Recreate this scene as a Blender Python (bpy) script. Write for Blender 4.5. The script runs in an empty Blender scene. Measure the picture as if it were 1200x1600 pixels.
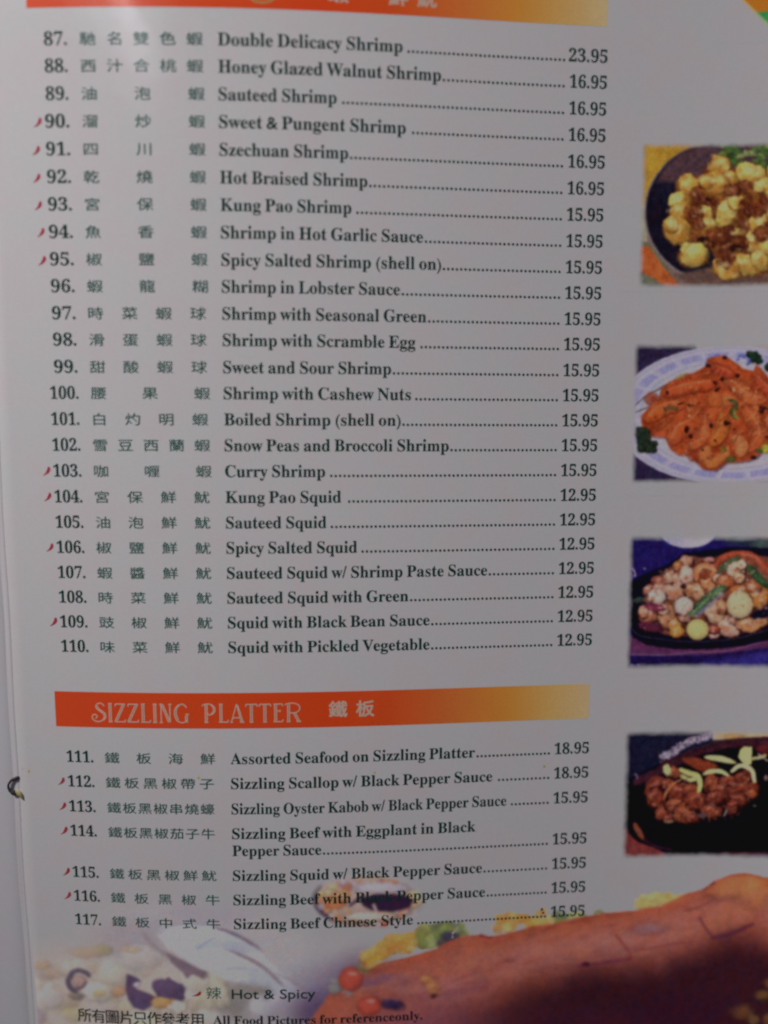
import bpy, math
import numpy as np
from mathutils import Matrix, Vector

# ---------------------------------------------------------------- scene, camera, light
scn = bpy.context.scene
COL = scn.collection
S = 1.6e-4                    # one page unit is 0.16 mm
RX, RY, RZ = 0.10136, 0.08015, 0.00588
TX, TY, TZ = -98.14954, 32.35504, 1284.18237
BEND = dict(c2=-0.32719, c3=0.14149, c4=0.07353, d11=0.06826, d12=0.06827, d21=-0.02497, e2=-0.06166)

R = (Matrix.Rotation(RZ, 3, 'Z') @ Matrix.Rotation(RY, 3, 'Y') @ Matrix.Rotation(RX, 3, 'X'))
cam_d = bpy.data.cameras.new('camera'); cam = bpy.data.objects.new('camera', cam_d); COL.objects.link(cam)
Rt = R.transposed()
cam.matrix_world = Matrix.Translation(-(Rt @ Vector((TX * S, TY * S, -TZ * S)))) @ Rt.to_4x4()
cam_d.sensor_fit = 'VERTICAL'; cam_d.sensor_height = 36.0; cam_d.lens = 36.0 * 1250 / 1600
cam_d.clip_start = .005; cam_d.clip_end = 20
cam_d.dof.use_dof = True; cam_d.dof.focus_distance = 0.2135; cam_d.dof.aperture_fstop = 3.0; cam_d.dof.aperture_blades = 0
scn.camera = cam

world = bpy.data.worlds.new('World'); scn.world = world; world.use_nodes = True
wb = world.node_tree.nodes['Background']; wb.inputs[0].default_value = (.62, .60, .72, 1); wb.inputs[1].default_value = .10

def lamp(name, loc, target, size, power, color):
    d = bpy.data.lights.new(name, 'AREA'); d.shape = 'DISK'; d.size = size; d.energy = power; d.color = color
    o = bpy.data.objects.new(name, d); COL.objects.link(o); o.location = loc
    o.rotation_euler = (Vector(target) - Vector(loc)).to_track_quat('-Z', 'Y').to_euler()
    return o
main = lamp('ceiling_lamp', (-.60, .74, .47), (-.015, .0, 0), .15, .84, (1, .975, .96))
main.data.spread = math.radians(58)
# a small hanging bulb farther up: its reflection is the pale smear at the top left
bulb = lamp('hanging_bulb', (-.295, .445, .555), (-.05, .1, 0), .03, .2, (.93, .96, 1))
bulb.data.shape = 'RECTANGLE'; bulb.data.size = .03; bulb.data.size_y = .15; bulb.data.energy = .12

scn.view_settings.view_transform = 'Standard'; scn.view_settings.look = 'None'
scn.view_settings.exposure = 0; scn.view_settings.gamma = 1
scn.cycles.filter_width = 2.25
scn.cycles.max_bounces = 6

# ---------------------------------------------------------------- the page as a curved sheet
def surf(u, v, lift=0.):
    """point of the page at page position (u right, v down), in metres; the sheet bulges beside the spine"""
    u = np.asarray(u, float); v = np.asarray(v, float)
    U = (u - 500) / 500.; V = (v - 750) / 700.
    n = 24; t = (np.arange(n) + .5) / n
    Uq = U[..., None] * t
    sl = (2 * BEND['c2'] * Uq + 3 * BEND['c3'] * Uq ** 2 + 4 * BEND['c4'] * Uq ** 3) * .2
    cs = 1 / np.sqrt(1 + sl ** 2)
    x = 500 * U * cs.mean(-1)
    z = 500 * U * (sl * cs).mean(-1) + 100 * (BEND['d11'] * U * V + BEND['d12'] * U * V * V + BEND['d21'] * U * U * V + BEND['e2'] * V * V)
    y = -700 * V + 0 * U
    # the last millimetres turn down into the spine
    g = np.clip((-u + 4) / 27., 0, 1.2)
    z = z - 5.0 * g ** 2
    return np.stack([x * S, y * S, (z + lift) * S], -1)

def mesh_obj(name, co, faces, mat, parent=None, smooth=True):
    me = bpy.data.meshes.new(name)
    me.from_pydata([tuple(p) for p in co], [], faces)
    if smooth: me.polygons.foreach_set('use_smooth', [True] * len(me.polygons))
    me.materials.append(mat); me.update()
    o = bpy.data.objects.new(name, me); COL.objects.link(o)
    if parent is not None: o.parent = parent
    return o

def grid_obj(name, P, mat, parent=None, colors=None):
    """P: rows x cols x 3 points -> one smooth sheet; colors: rows x cols x 4, linear"""
    r, c = P.shape[:2]
    me = bpy.data.meshes.new(name)
    idx = np.arange(r * c).reshape(r, c)
    q = np.stack([idx[1:, :-1], idx[1:, 1:], idx[:-1, 1:], idx[:-1, :-1]], -1).reshape(-1, 4)
    me.vertices.add(r * c); me.vertices.foreach_set('co', P.reshape(-1).astype(np.float32))
    me.loops.add(q.size); me.loops.foreach_set('vertex_index', q.reshape(-1).astype(np.int32))
    me.polygons.add(len(q)); me.polygons.foreach_set('loop_start', (np.arange(len(q)) * 4).astype(np.int32))
    me.polygons.foreach_set('use_smooth', np.ones(len(q), bool))
    me.update(calc_edges=True); me.validate()
    if colors is not None:
        at = me.color_attributes.new('print', 'FLOAT_COLOR', 'POINT')
        at.data.foreach_set('color', colors.reshape(-1).astype(np.float32))
    me.materials.append(mat)
    o = bpy.data.objects.new(name, me); COL.objects.link(o)
    if parent is not None: o.parent = parent
    return o

# ---------------------------------------------------------------- materials
PAPER = (.775, .746, .762)
def lin(c):
    c = np.asarray(c, float) / 255.
    return np.where(c <= .04045, c / 12.92, ((c + .055) / 1.055) ** 2.4)

def laminated(name, color, printed=False, rough=.55, tint=None, mottle=True):
    """ink or paper under a glossy plastic film"""
    m = bpy.data.materials.new(name); m.use_nodes = True
    N = m.node_tree.nodes; L = m.node_tree.links; b = N['Principled BSDF']
    b.inputs['Roughness'].default_value = rough; b.inputs['Specular IOR Level'].default_value = .08
    b.inputs['Coat Weight'].default_value = 1; b.inputs['Coat Roughness'].default_value = .17; b.inputs['Coat IOR'].default_value = 1.45
    tc = N.new('ShaderNodeTexCoord')
    # faint waviness of the film, so that the lamp's reflection breaks up
    w1 = N.new('ShaderNodeTexNoise'); w1.inputs['Scale'].default_value = 55; w1.inputs['Detail'].default_value = 2; L.new(tc.outputs['Object'], w1.inputs['Vector'])
    bp = N.new('ShaderNodeBump'); bp.inputs['Strength'].default_value = .16; bp.inputs['Distance'].default_value = .0015
    L.new(w1.outputs['Fac'], bp.inputs['Height']); L.new(bp.outputs['Normal'], b.inputs['Coat Normal'])
    def mix(a, fac, c2, blend='MIX'):
        x = N.new('ShaderNodeMix'); x.data_type = 'RGBA'; x.blend_type = blend
        if isinstance(fac, (int, float)): x.inputs[0].default_value = fac
        else: L.new(fac, x.inputs[0])
        for s, val in ((6, a), (7, c2)):
            if isinstance(val, tuple): x.inputs[s].default_value = (*val, 1)
            else: L.new(val, x.inputs[s])
        return x.outputs[2]
    # finger smears in the film: broad patches where the reflection is duller
    w2 = N.new('ShaderNodeTexNoise'); w2.inputs['Scale'].default_value = 22; w2.inputs['Detail'].default_value = 4; w2.inputs['Distortion'].default_value = .6
    L.new(tc.outputs['Object'], w2.inputs['Vector'])
    mr = N.new('ShaderNodeMapRange'); mr.inputs[1].default_value = .35; mr.inputs[2].default_value = .65; mr.inputs[3].default_value = .09; mr.inputs[4].default_value = .20
    L.new(w2.outputs['Fac'], mr.inputs[0]); L.new(mr.outputs[0], b.inputs['Coat Roughness'])
    col = None
    if mottle:
        n1 = N.new('ShaderNodeTexNoise'); n1.inputs['Scale'].default_value = 95; n1.inputs['Detail'].default_value = 2
        n2 = N.new('ShaderNodeTexNoise'); n2.inputs['Scale'].default_value = 1500; n2.inputs['Detail'].default_value = 3
        for n in (n1, n2): L.new(tc.outputs['Object'], n.inputs['Vector'])
        r1 = N.new('ShaderNodeValToRGB'); r1.color_ramp.elements[0].position = .38; r1.color_ramp.elements[1].position = .62
        p = np.array(PAPER)
        r1.color_ramp.elements[0].color = (*(p * (1.0, .965, .972)), 1); r1.color_ramp.elements[1].color = (*(p * (.965, .99, .985)), 1)
        L.new(n1.outputs['Fac'], r1.inputs[0])
        r2 = N.new('ShaderNodeValToRGB'); r2.color_ramp.elements[0].position = .3; r2.color_ramp.elements[1].position = .7
        r2.color_ramp.elements[0].color = (.955, .955, .955, 1); r2.color_ramp.elements[1].color = (1, 1, 1, 1)
        L.new(n2.outputs['Fac'], r2.inputs[0])
        col = mix(r1.outputs[0], 1., r2.outputs[0], 'MULTIPLY')
    if printed:
        at = N.new('ShaderNodeAttribute'); at.attribute_name = 'print'
        n3 = N.new('ShaderNodeTexNoise'); n3.inputs['Scale'].default_value = 2600; n3.inputs['Detail'].default_value = 2; L.new(tc.outputs['Object'], n3.inputs['Vector'])
        r3 = N.new('ShaderNodeValToRGB'); r3.color_ramp.elements[0].position = .3; r3.color_ramp.elements[1].position = .7
        r3.color_ramp.elements[0].color = (.92, .92, .92, 1); r3.color_ramp.elements[1].color = (1.06, 1.06, 1.06, 1); L.new(n3.outputs['Fac'], r3.inputs[0])
        ink = mix(at.outputs['Color'], 1., r3.outputs[0], 'MULTIPLY')
        col = mix(col, at.outputs['Alpha'], ink)
    elif not mottle:
        n3 = N.new('ShaderNodeTexNoise'); n3.inputs['Scale'].default_value = 2200; L.new(tc.outputs['Object'], n3.inputs['Vector'])
        c = np.array(color)
        col = mix(tuple(c * .85), n3.outputs['Fac'], tuple(np.minimum(c * 1.15, 1)))
    if tint: col = mix(col, 1., tint, 'MULTIPLY')
    L.new(col, b.inputs['Base Color'])
    return m

M_paper = laminated('laminated_paper', PAPER)
M_facing = laminated('laminated_facing_paper', PAPER, tint=(1.0, 1.01, 1.035))
M_print = laminated('colour_print', PAPER, printed=True)
M_green = laminated('dark_green_ink', (.001, .046, .034), mottle=False)
M_cgreen = laminated('chinese_green_ink', (.024, .130, .098), mottle=False)
M_red = laminated('chili_red_ink', (.52, .04, .07), mottle=False)
M_black = laminated('black_ink', (.010, .010, .014), mottle=False)
M_cream = laminated('cream_heading_ink', (.80, .56, .44), mottle=False)
M_gold = laminated('gold_heading_ink', (.62, .34, .12), mottle=False)
M_yellow = laminated('yellow_ink', (.62, .60, .10), mottle=False)

def plain(name, color, rough=.5, color2=None, scale=400, metallic=0.):
    m = bpy.data.materials.new(name); m.use_nodes = True
    N = m.node_tree.nodes; L = m.node_tree.links; b = N['Principled BSDF']; b.inputs['Roughness'].default_value = rough; b.inputs['Metallic'].default_value = metallic
    tc = N.new('ShaderNodeTexCoord'); n = N.new('ShaderNodeTexNoise'); n.inputs['Scale'].default_value = scale; n.inputs['Detail'].default_value = 4
    L.new(tc.outputs['Object'], n.inputs['Vector'])
    r = N.new('ShaderNodeValToRGB'); r.color_ramp.elements[0].color = (*color, 1); r.color_ramp.elements[1].color = (*(color2 or color), 1)
    r.color_ramp.elements[0].position = .35; r.color_ramp.elements[1].position = .65
    L.new(n.outputs['Fac'], r.inputs[0]); L.new(r.outputs[0], b.inputs['Base Color'])
    return m
M_table = plain('dark_wood_table', (.05, .028, .018), .45, (.09, .05, .03), 30)
M_edge = plain('cut_page_edges', (.50, .47, .48), .6, (.60, .57, .58), 900)
M_cord = plain('dark_cord', (.02, .012, .018), .7, (.05, .03, .038), 1800)
M_tip = plain('brass_cord_tip', (.36, .30, .13), .45, (.52, .45, .24), 1200)
M_crease = laminated('grey_spine_film', PAPER, tint=(.955, .95, .965))
# ---------------------------------------------------------------- printed pictures, painted as colour values
def vnoise(X, Y, scale, seed=0):
    """smooth value noise in 0..1"""
    rs = np.random.RandomState(seed)
    T = rs.rand(64, 64)
    x = np.asarray(X) / scale + 17.3; y = np.asarray(Y) / scale + 9.1
    xi = np.floor(x).astype(int); yi = np.floor(y).astype(int)
    fx = x - xi; fy = y - yi
    fx = fx * fx * (3 - 2 * fx); fy = fy * fy * (3 - 2 * fy)
    a = T[yi % 64, xi % 64]; b = T[yi % 64, (xi + 1) % 64]
    c = T[(yi + 1) % 64, xi % 64]; d = T[(yi + 1) % 64, (xi + 1) % 64]
    return (a * (1 - fx) + b * fx) * (1 - fy) + (c * (1 - fx) + d * fx) * fy

def fbm(X, Y, scale, seed=0, n=3):
    s = 0; w = 0
    for k in range(n):
        a = .55 ** k
        s = s + a * vnoise(X, Y, scale * .5 ** k, seed + k * 7); w += a
    return s / w

def sstep(a, b, x):
    t = np.clip((x - a) / (b - a), 0, 1)
    return t * t * (3 - 2 * t)

class Canvas:
    """a print: colours held at the grid points of the paper it is printed on"""
    def __init__(self, X, Y, base=(150, 145, 147)):
        self.X0, self.Y0 = X, Y
        self.X, self.Y = X, Y
        self.C = np.zeros(X.shape + (3,)) + np.array(base, float)
        self.A = np.ones(X.shape)
        self.bx = (X.min(0), X.max(0), Y.min(1), Y.max(1))
    def win(self, x0, x1, y0, y1):
        """the rows and columns of the print that a mark can touch"""
        m = 8
        c = np.nonzero((self.bx[1] >= x0 - m) & (self.bx[0] <= x1 + m))[0]
        r = np.nonzero((self.bx[3] >= y0 - m) & (self.bx[2] <= y1 + m))[0]
        if not len(c) or not len(r): return None
        return slice(r[0], r[-1] + 1), slice(c[0], c[-1] + 1)
    def warp(self, amp, scale, seed=1):
        self.X = self.X0 + amp * (fbm(self.X0, self.Y0, scale, seed) - .5) * 2
        self.Y = self.Y0 + amp * (fbm(self.X0, self.Y0, scale, seed + 50) - .5) * 2
    def lay(self, a, col, w=(slice(None), slice(None))):
        a = np.clip(a, 0, 1)[..., None]
        self.C[w] = self.C[w] * (1 - a) + np.asarray(col, float) * a
    def shade(self, a, k):
        self.C *= (1 + np.clip(a, 0, 1) * (k - 1))[..., None]
    def blob(self, cx, cy, rx, ry, col, rot=0, soft=.08, rim=.22, lit=.12, op=1., tex=.16, seed=None, rough=.62):
        seed = int(abs(cx * 13 + cy * 7)) % 9999 if seed is None else seed
        c, s = math.cos(math.radians(rot)), math.sin(math.radians(rot))
        R = max(rx, ry) * 1.35
        w = self.win(cx - R, cx + R, cy - R, cy + R)
        if w is None: return
        X, Y = self.X[w], self.Y[w]
        dx, dy = X - cx, Y - cy
        p = (dx * c + dy * s) / rx; q = (-dx * s + dy * c) / ry
        d = np.sqrt(p * p + q * q)
        m = min(rx, ry)
        d = d + rough * (fbm(X, Y, m * .8, seed, 4) - .5)
        a = sstep(1 + soft, 1 - soft, d) * op
        k = 1 + lit * (-(dx / rx) * .5 - (dy / ry) * .8) - rim * np.clip(d, 0, 1.2) ** 4
        k = k + tex * (fbm(X, Y, m * .45, seed + 3, 3) - .5) * 2
        self.lay(a, np.array(col, float) * k[..., None], w)
    def poly(self, pts, col, soft=6, op=1., tex=.1, ts=40, seed=5):
        P = np.array(pts, float)
        w = self.win(P[:, 0].min() - soft, P[:, 0].max() + soft, P[:, 1].min() - soft, P[:, 1].max() + soft)
        if w is None: return
        X, Y = self.X[w], self.Y[w]
        ins = np.zeros(X.shape, bool); D = np.full(X.shape, 1e18)
        for i in range(len(P)):
            x0, y0 = P[i]; x1, y1 = P[(i + 1) % len(P)]
            ex, ey = x1 - x0, y1 - y0
            t = np.clip(((X - x0) * ex + (Y - y0) * ey) / (ex * ex + ey * ey + 1e-9), 0, 1)
            D = np.minimum(D, (X - x0 - t * ex) ** 2 + (Y - y0 - t * ey) ** 2)
            cond = (y0 > Y) != (y1 > Y)
            xc = x0 + (Y - y0) * ex / (ey if abs(ey) > 1e-9 else 1e-9)
            ins ^= cond & (X < xc)
        D = np.sqrt(D) * np.where(ins, 1, -1)
        a = sstep(-soft, soft, D) * op
        k = 1 + tex * (fbm(X, Y, ts, seed, 3) - .5) * 2
        self.lay(a, np.array(col, float) * k[..., None], w)
        F = np.full(self.X.shape, -1e3); F[w] = D
        return F
    def stroke(self, pts, w, col, soft=4, op=1., lit=.1, tex=.1, taper=0):
        P = smooth_line(pts, 6) if len(pts) > 2 else np.array(pts, float)
        R = w + soft
        wn = self.win(P[:, 0].min() - R, P[:, 0].max() + R, P[:, 1].min() - R, P[:, 1].max() + R)
        if wn is None: return
        X, Y = self.X[wn], self.Y[wn]; D = np.full(X.shape, 1e9); n = len(P) - 1
        for i in range(n):
            x0, y0 = P[i]; x1, y1 = P[i + 1]; ex, ey = x1 - x0, y1 - y0
            t = np.clip(((X - x0) * ex + (Y - y0) * ey) / (ex * ex + ey * ey + 1e-9), 0, 1)
            dd = np.hypot(X - x0 - t * ex, Y - y0 - t * ey)
            if taper:
                f = abs((i + .5) / n * 2 - 1); dd = dd + taper * w * .5 * f ** 3
            D = np.minimum(D, dd)
        a = sstep(w * .5 + soft, w * .5 - soft, D) * op
        k = 1 + lit * (.5 - D / (w * .5 + 1e-6)) + tex * (fbm(X, Y, w * .7, int(P[0][0]) % 99, 2) - .5) * 2
        self.lay(a, np.array(col, float) * k[..., None], wn)

def smooth_line(pts, n=6):
    P = np.array(pts, float)
    Q = np.vstack([2 * P[0] - P[1], P, 2 * P[-1] - P[-2]])
    out = []
    for i in range(1, len(Q) - 2):
        for k in range(n):
            t = k / n
            out.append(.5 * ((2 * Q[i]) + (-Q[i - 1] + Q[i + 1]) * t + (2 * Q[i - 1] - 5 * Q[i] + 4 * Q[i + 1] - Q[i + 2]) * t * t + (-Q[i - 1] + 3 * Q[i] - 3 * Q[i + 1] + Q[i + 2]) * t ** 3))
    out.append(P[-1])
    return np.array(out)

def blur(C, sig):
    k = np.arange(-int(3 * sig + 1), int(3 * sig + 1) + 1); g = np.exp(-k * k / (2. * sig * sig)); g /= g.sum(); n = len(k) // 2
    for ax in (0, 1):
        P = np.pad(C, [(n, n) if a == ax else (0, 0) for a in range(C.ndim)], mode='edge')
        C = sum(w * np.take(P, np.arange(i, i + C.shape[ax]), axis=ax) for i, w in enumerate(g))
    return C

def finish(cv, sig=1.3, sat=.9, det=.22, unit=1.):
    """printing screen and camera soften the picture a little"""
    C = blur(cv.C, sig)
    det = det * (1.15 - np.clip(C.mean(-1) / 165., 0, 1))
    C = C * (1 + det * (fbm(cv.X0, cv.Y0, 34 * unit, 88, 4) - .5) * 2 + det * .8 * (fbm(cv.X0, cv.Y0, 12 * unit, 99, 2) - .5) * 2)[..., None]
    C = C + (9 * (fbm(cv.X0, cv.Y0, 60 * unit, 111, 2) - .5))[..., None] * np.array([1., -.2, -1.])
    g = C.mean(-1, keepdims=True)
    C = g + (C - g) * sat
    cv.C = blur(C, .8)

def soft_edges(cv, top, bottom, left_top, left_bot, w=34):
    finish(cv)
    X, Y = cv.X0, cv.Y0
    n = (fbm(X, Y, 60, 77, 2) - .5) * 16
    lx = left_top + (left_bot - left_top) * (Y - top) / (bottom - top)
    a = sstep(-w * .7, w, X - lx + n) * sstep(-w * .7, w, Y - top + n) * sstep(-w * .7, w, bottom - Y + n)
    cv.A = a

def scatter(cv, rs, n, x0, x1, y0, y1, r0, r1, cols, inside, op=.9, el=.6):
    for _ in range(n):
        x = rs.uniform(x0, x1); y = rs.uniform(y0, y1); r = rs.uniform(r0, r1)
        col = cols[rs.randint(len(cols))]
        if inside(x, y):
            cv.blob(x, y, r, r * rs.uniform(el, 1), col, rot=rs.uniform(0, 180), op=op, soft=.2)

def paint_walnut_shrimp(X, Y):
    cv = Canvas(X, Y, (112, 88, 78)); rs = np.random.RandomState(3); cv.warp(4, 40)
    cv.poly([(180, 60), (780, 60), (600, 200), (330, 420), (240, 620), (180, 640)], (166, 124, 40), 14, tex=.16, ts=120)
    cv.poly([(180, 600), (252, 600), (262, 880), (180, 900)], (150, 146, 118), 10)
    cv.poly([(180, 860), (300, 900), (560, 1300), (180, 1300)], (98, 98, 78), 10)
    cv.poly([(190, 915), (275, 915), (400, 1090), (550, 1260), (420, 1260), (330, 1180), (190, 1110)], (172, 82, 38), 8, tex=.2)
    cv.blob(770, 655, 535, 535, (124, 112, 112), soft=.006, rim=0, lit=0, tex=.03, seed=1, rough=.03)
    cv.blob(775, 650, 525, 527, (30, 26, 38), soft=.02, rim=0, lit=0, tex=.2, seed=1, rough=.03)
    cv.poly([(330, 415), (420, 270), (520, 190), (650, 130), (1300, 120), (1300, 420), (850, 430), (600, 400)], (76, 52, 58), 26, tex=.12)
    cv.poly([(480, 1140), (760, 1080), (1300, 1160), (1300, 1230), (600, 1230)], (96, 70, 62), 22, tex=.1)
    # salad leaves
    for _ in range(90):
        x = rs.uniform(840, 1560); y = rs.uniform(110, 330 + (x - 840) * .16)
        cv.blob(x, y, rs.uniform(18, 48), rs.uniform(14, 36), [(66, 92, 44), (94, 112, 56), (46, 66, 36), (120, 130, 76), (78, 100, 48)][rs.randint(5)], rot=rs.uniform(0, 180), soft=.25, tex=.25)
    cv.poly([(500, 420), (620, 370), (820, 330), (1000, 290), (1300, 340), (1500, 330), (1560, 1100), (1210, 1130), (1000, 1170), (860, 1120), (740, 900), (560, 880), (420, 780), (450, 560)], (104, 58, 34), 14, tex=.4, ts=60)
    cv.blob(790, 335, 95, 45, (112, 52, 30))
    P = [(830, 285, 82, 88), (905, 375, 62, 58), (590, 430, 92, 82), (515, 560, 78, 72), (530, 640, 90, 70), (505, 790, 112, 104), (455, 740, 60, 60),
         (625, 975, 108, 102), (800, 420, 100, 82), (730, 400, 60, 60), (1075, 350, 108, 82), (1160, 440, 70, 60), (880, 650, 72, 116), (960, 560, 60, 70), (720, 650, 66, 62),
         (745, 745, 70, 60), (1090, 880, 70, 92), (1040, 1060, 130, 76), (890, 1090, 110, 86), (1150, 1010, 76, 92), (1160, 740, 90, 90), (950, 830, 60, 62),
         (1300, 480, 120, 90), (1260, 640, 80, 90), (1340, 820, 110, 110), (1230, 900, 90, 80), (1420, 620, 90, 120), (1330, 1010, 110, 80), (1290, 330, 90, 70), (1480, 900, 90, 90), (1460, 420, 90, 70)]
    for i, (x, y, a, b) in enumerate(P):
        k = rs.uniform(.9, 1.04); warm = rs.rand() < .35
        cv.blob(x, y + 10, a * 1.06, b * 1.06, (132, 82, 36), soft=.14, tex=.2, op=.8)
        cv.blob(x, y, a, b, np.array((192, 138, 58) if warm else (198, 166, 80)) * k, rot=rs.uniform(-30, 30), soft=.1, rim=.2, lit=.2, tex=.18, rough=.8)
        for _ in range(4):
            cv.blob(x + rs.uniform(-.6, .6) * a, y + rs.uniform(-.6, .6) * b, a * .33, b * .28, [(200, 186, 116), (172, 128, 52), (154, 100, 40)][rs.randint(3)], rot=rs.uniform(0, 180), soft=.6, op=.6, rim=0, lit=0)
    # candied walnuts
    for x, y, a, b, r in [(655, 520, 70, 82, 20), (745, 560, 52, 42, 0), (630, 660, 82, 78, 40), (665, 740, 60, 56, 10), (1010, 455, 90, 50, -20), (930, 480, 66, 50, 20), (1035, 620, 64, 92, 10),
                          (1150, 590, 70, 90, 0), (790, 850, 84, 86, 0), (880, 820, 70, 80, 50), (880, 1010, 78, 84, 20), (990, 900, 60, 80, 0), (1160, 820, 66, 74, 0), (1240, 760, 70, 50, 0), (1370, 700, 60, 80, 0), (1120, 660, 50, 40, 0)]:
        cv.blob(x, y, a, b, (98, 48, 30), rot=r, soft=.15, tex=.3)
        for _ in range(5):
            ax = x + rs.uniform(-.5, .5) * a; ay = y + rs.uniform(-.5, .5) * b
            cv.stroke([(ax - 8, ay - 22), (ax + rs.uniform(-6, 6), ay), (ax + 8, ay + 22)], 12, [(138, 82, 58), (64, 26, 24), (122, 62, 38)][rs.randint(3)], 7, op=.8)
    cv.blob(700, 860, 50, 22, (40, 22, 24), soft=.3); cv.blob(960, 930, 56, 30, (46, 24, 22), soft=.3); cv.blob(740, 540, 24, 16, (40, 18, 22), soft=.4)
    for _ in range(420):
        x = rs.uniform(400, 1600); y = rs.uniform(260, 1160); r = rs.uniform(5, 15)
        if ((x - 900) / 520) ** 2 + ((y - 740) / 440) ** 2 < 1 or x > 1000:
            cv.blob(x, y, r * 1.6, r, [(212, 196, 136), (120, 66, 30), (166, 116, 44), (196, 158, 84), (86, 40, 24)][rs.randint(5)], rot=rs.uniform(0, 180), soft=.6, op=.3, rim=0, lit=0)
    for pts_, w_ in [([(560, 500), (600, 560), (560, 640)], 40), ([(700, 480), (820, 520), (860, 600)], 34), ([(1060, 480), (1120, 520), (1100, 560)], 34), ([(640, 800), (720, 800)], 34), ([(960, 960), (1000, 1000)], 30), ([(1080, 760), (1120, 700)], 40)]:
        cv.stroke(pts_, w_, (160, 98, 36), 22, op=.55, tex=.3)
    for i, (x, y, a, b) in enumerate(P):
        cv.blob(x - a * .2, y - b * .32, a * .42, b * .26, (214, 200, 140), rot=rs.uniform(-30, 10), soft=.8, op=.55, rim=0, lit=0)
        cv.blob(x + a * .25, y + b * .55, a * .55, b * .25, (160, 100, 40), rot=rs.uniform(-20, 20), soft=.8, op=.4, rim=0, lit=0)
    soft_edges(cv, 122, 1228, 236, 205)
    return cv

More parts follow.
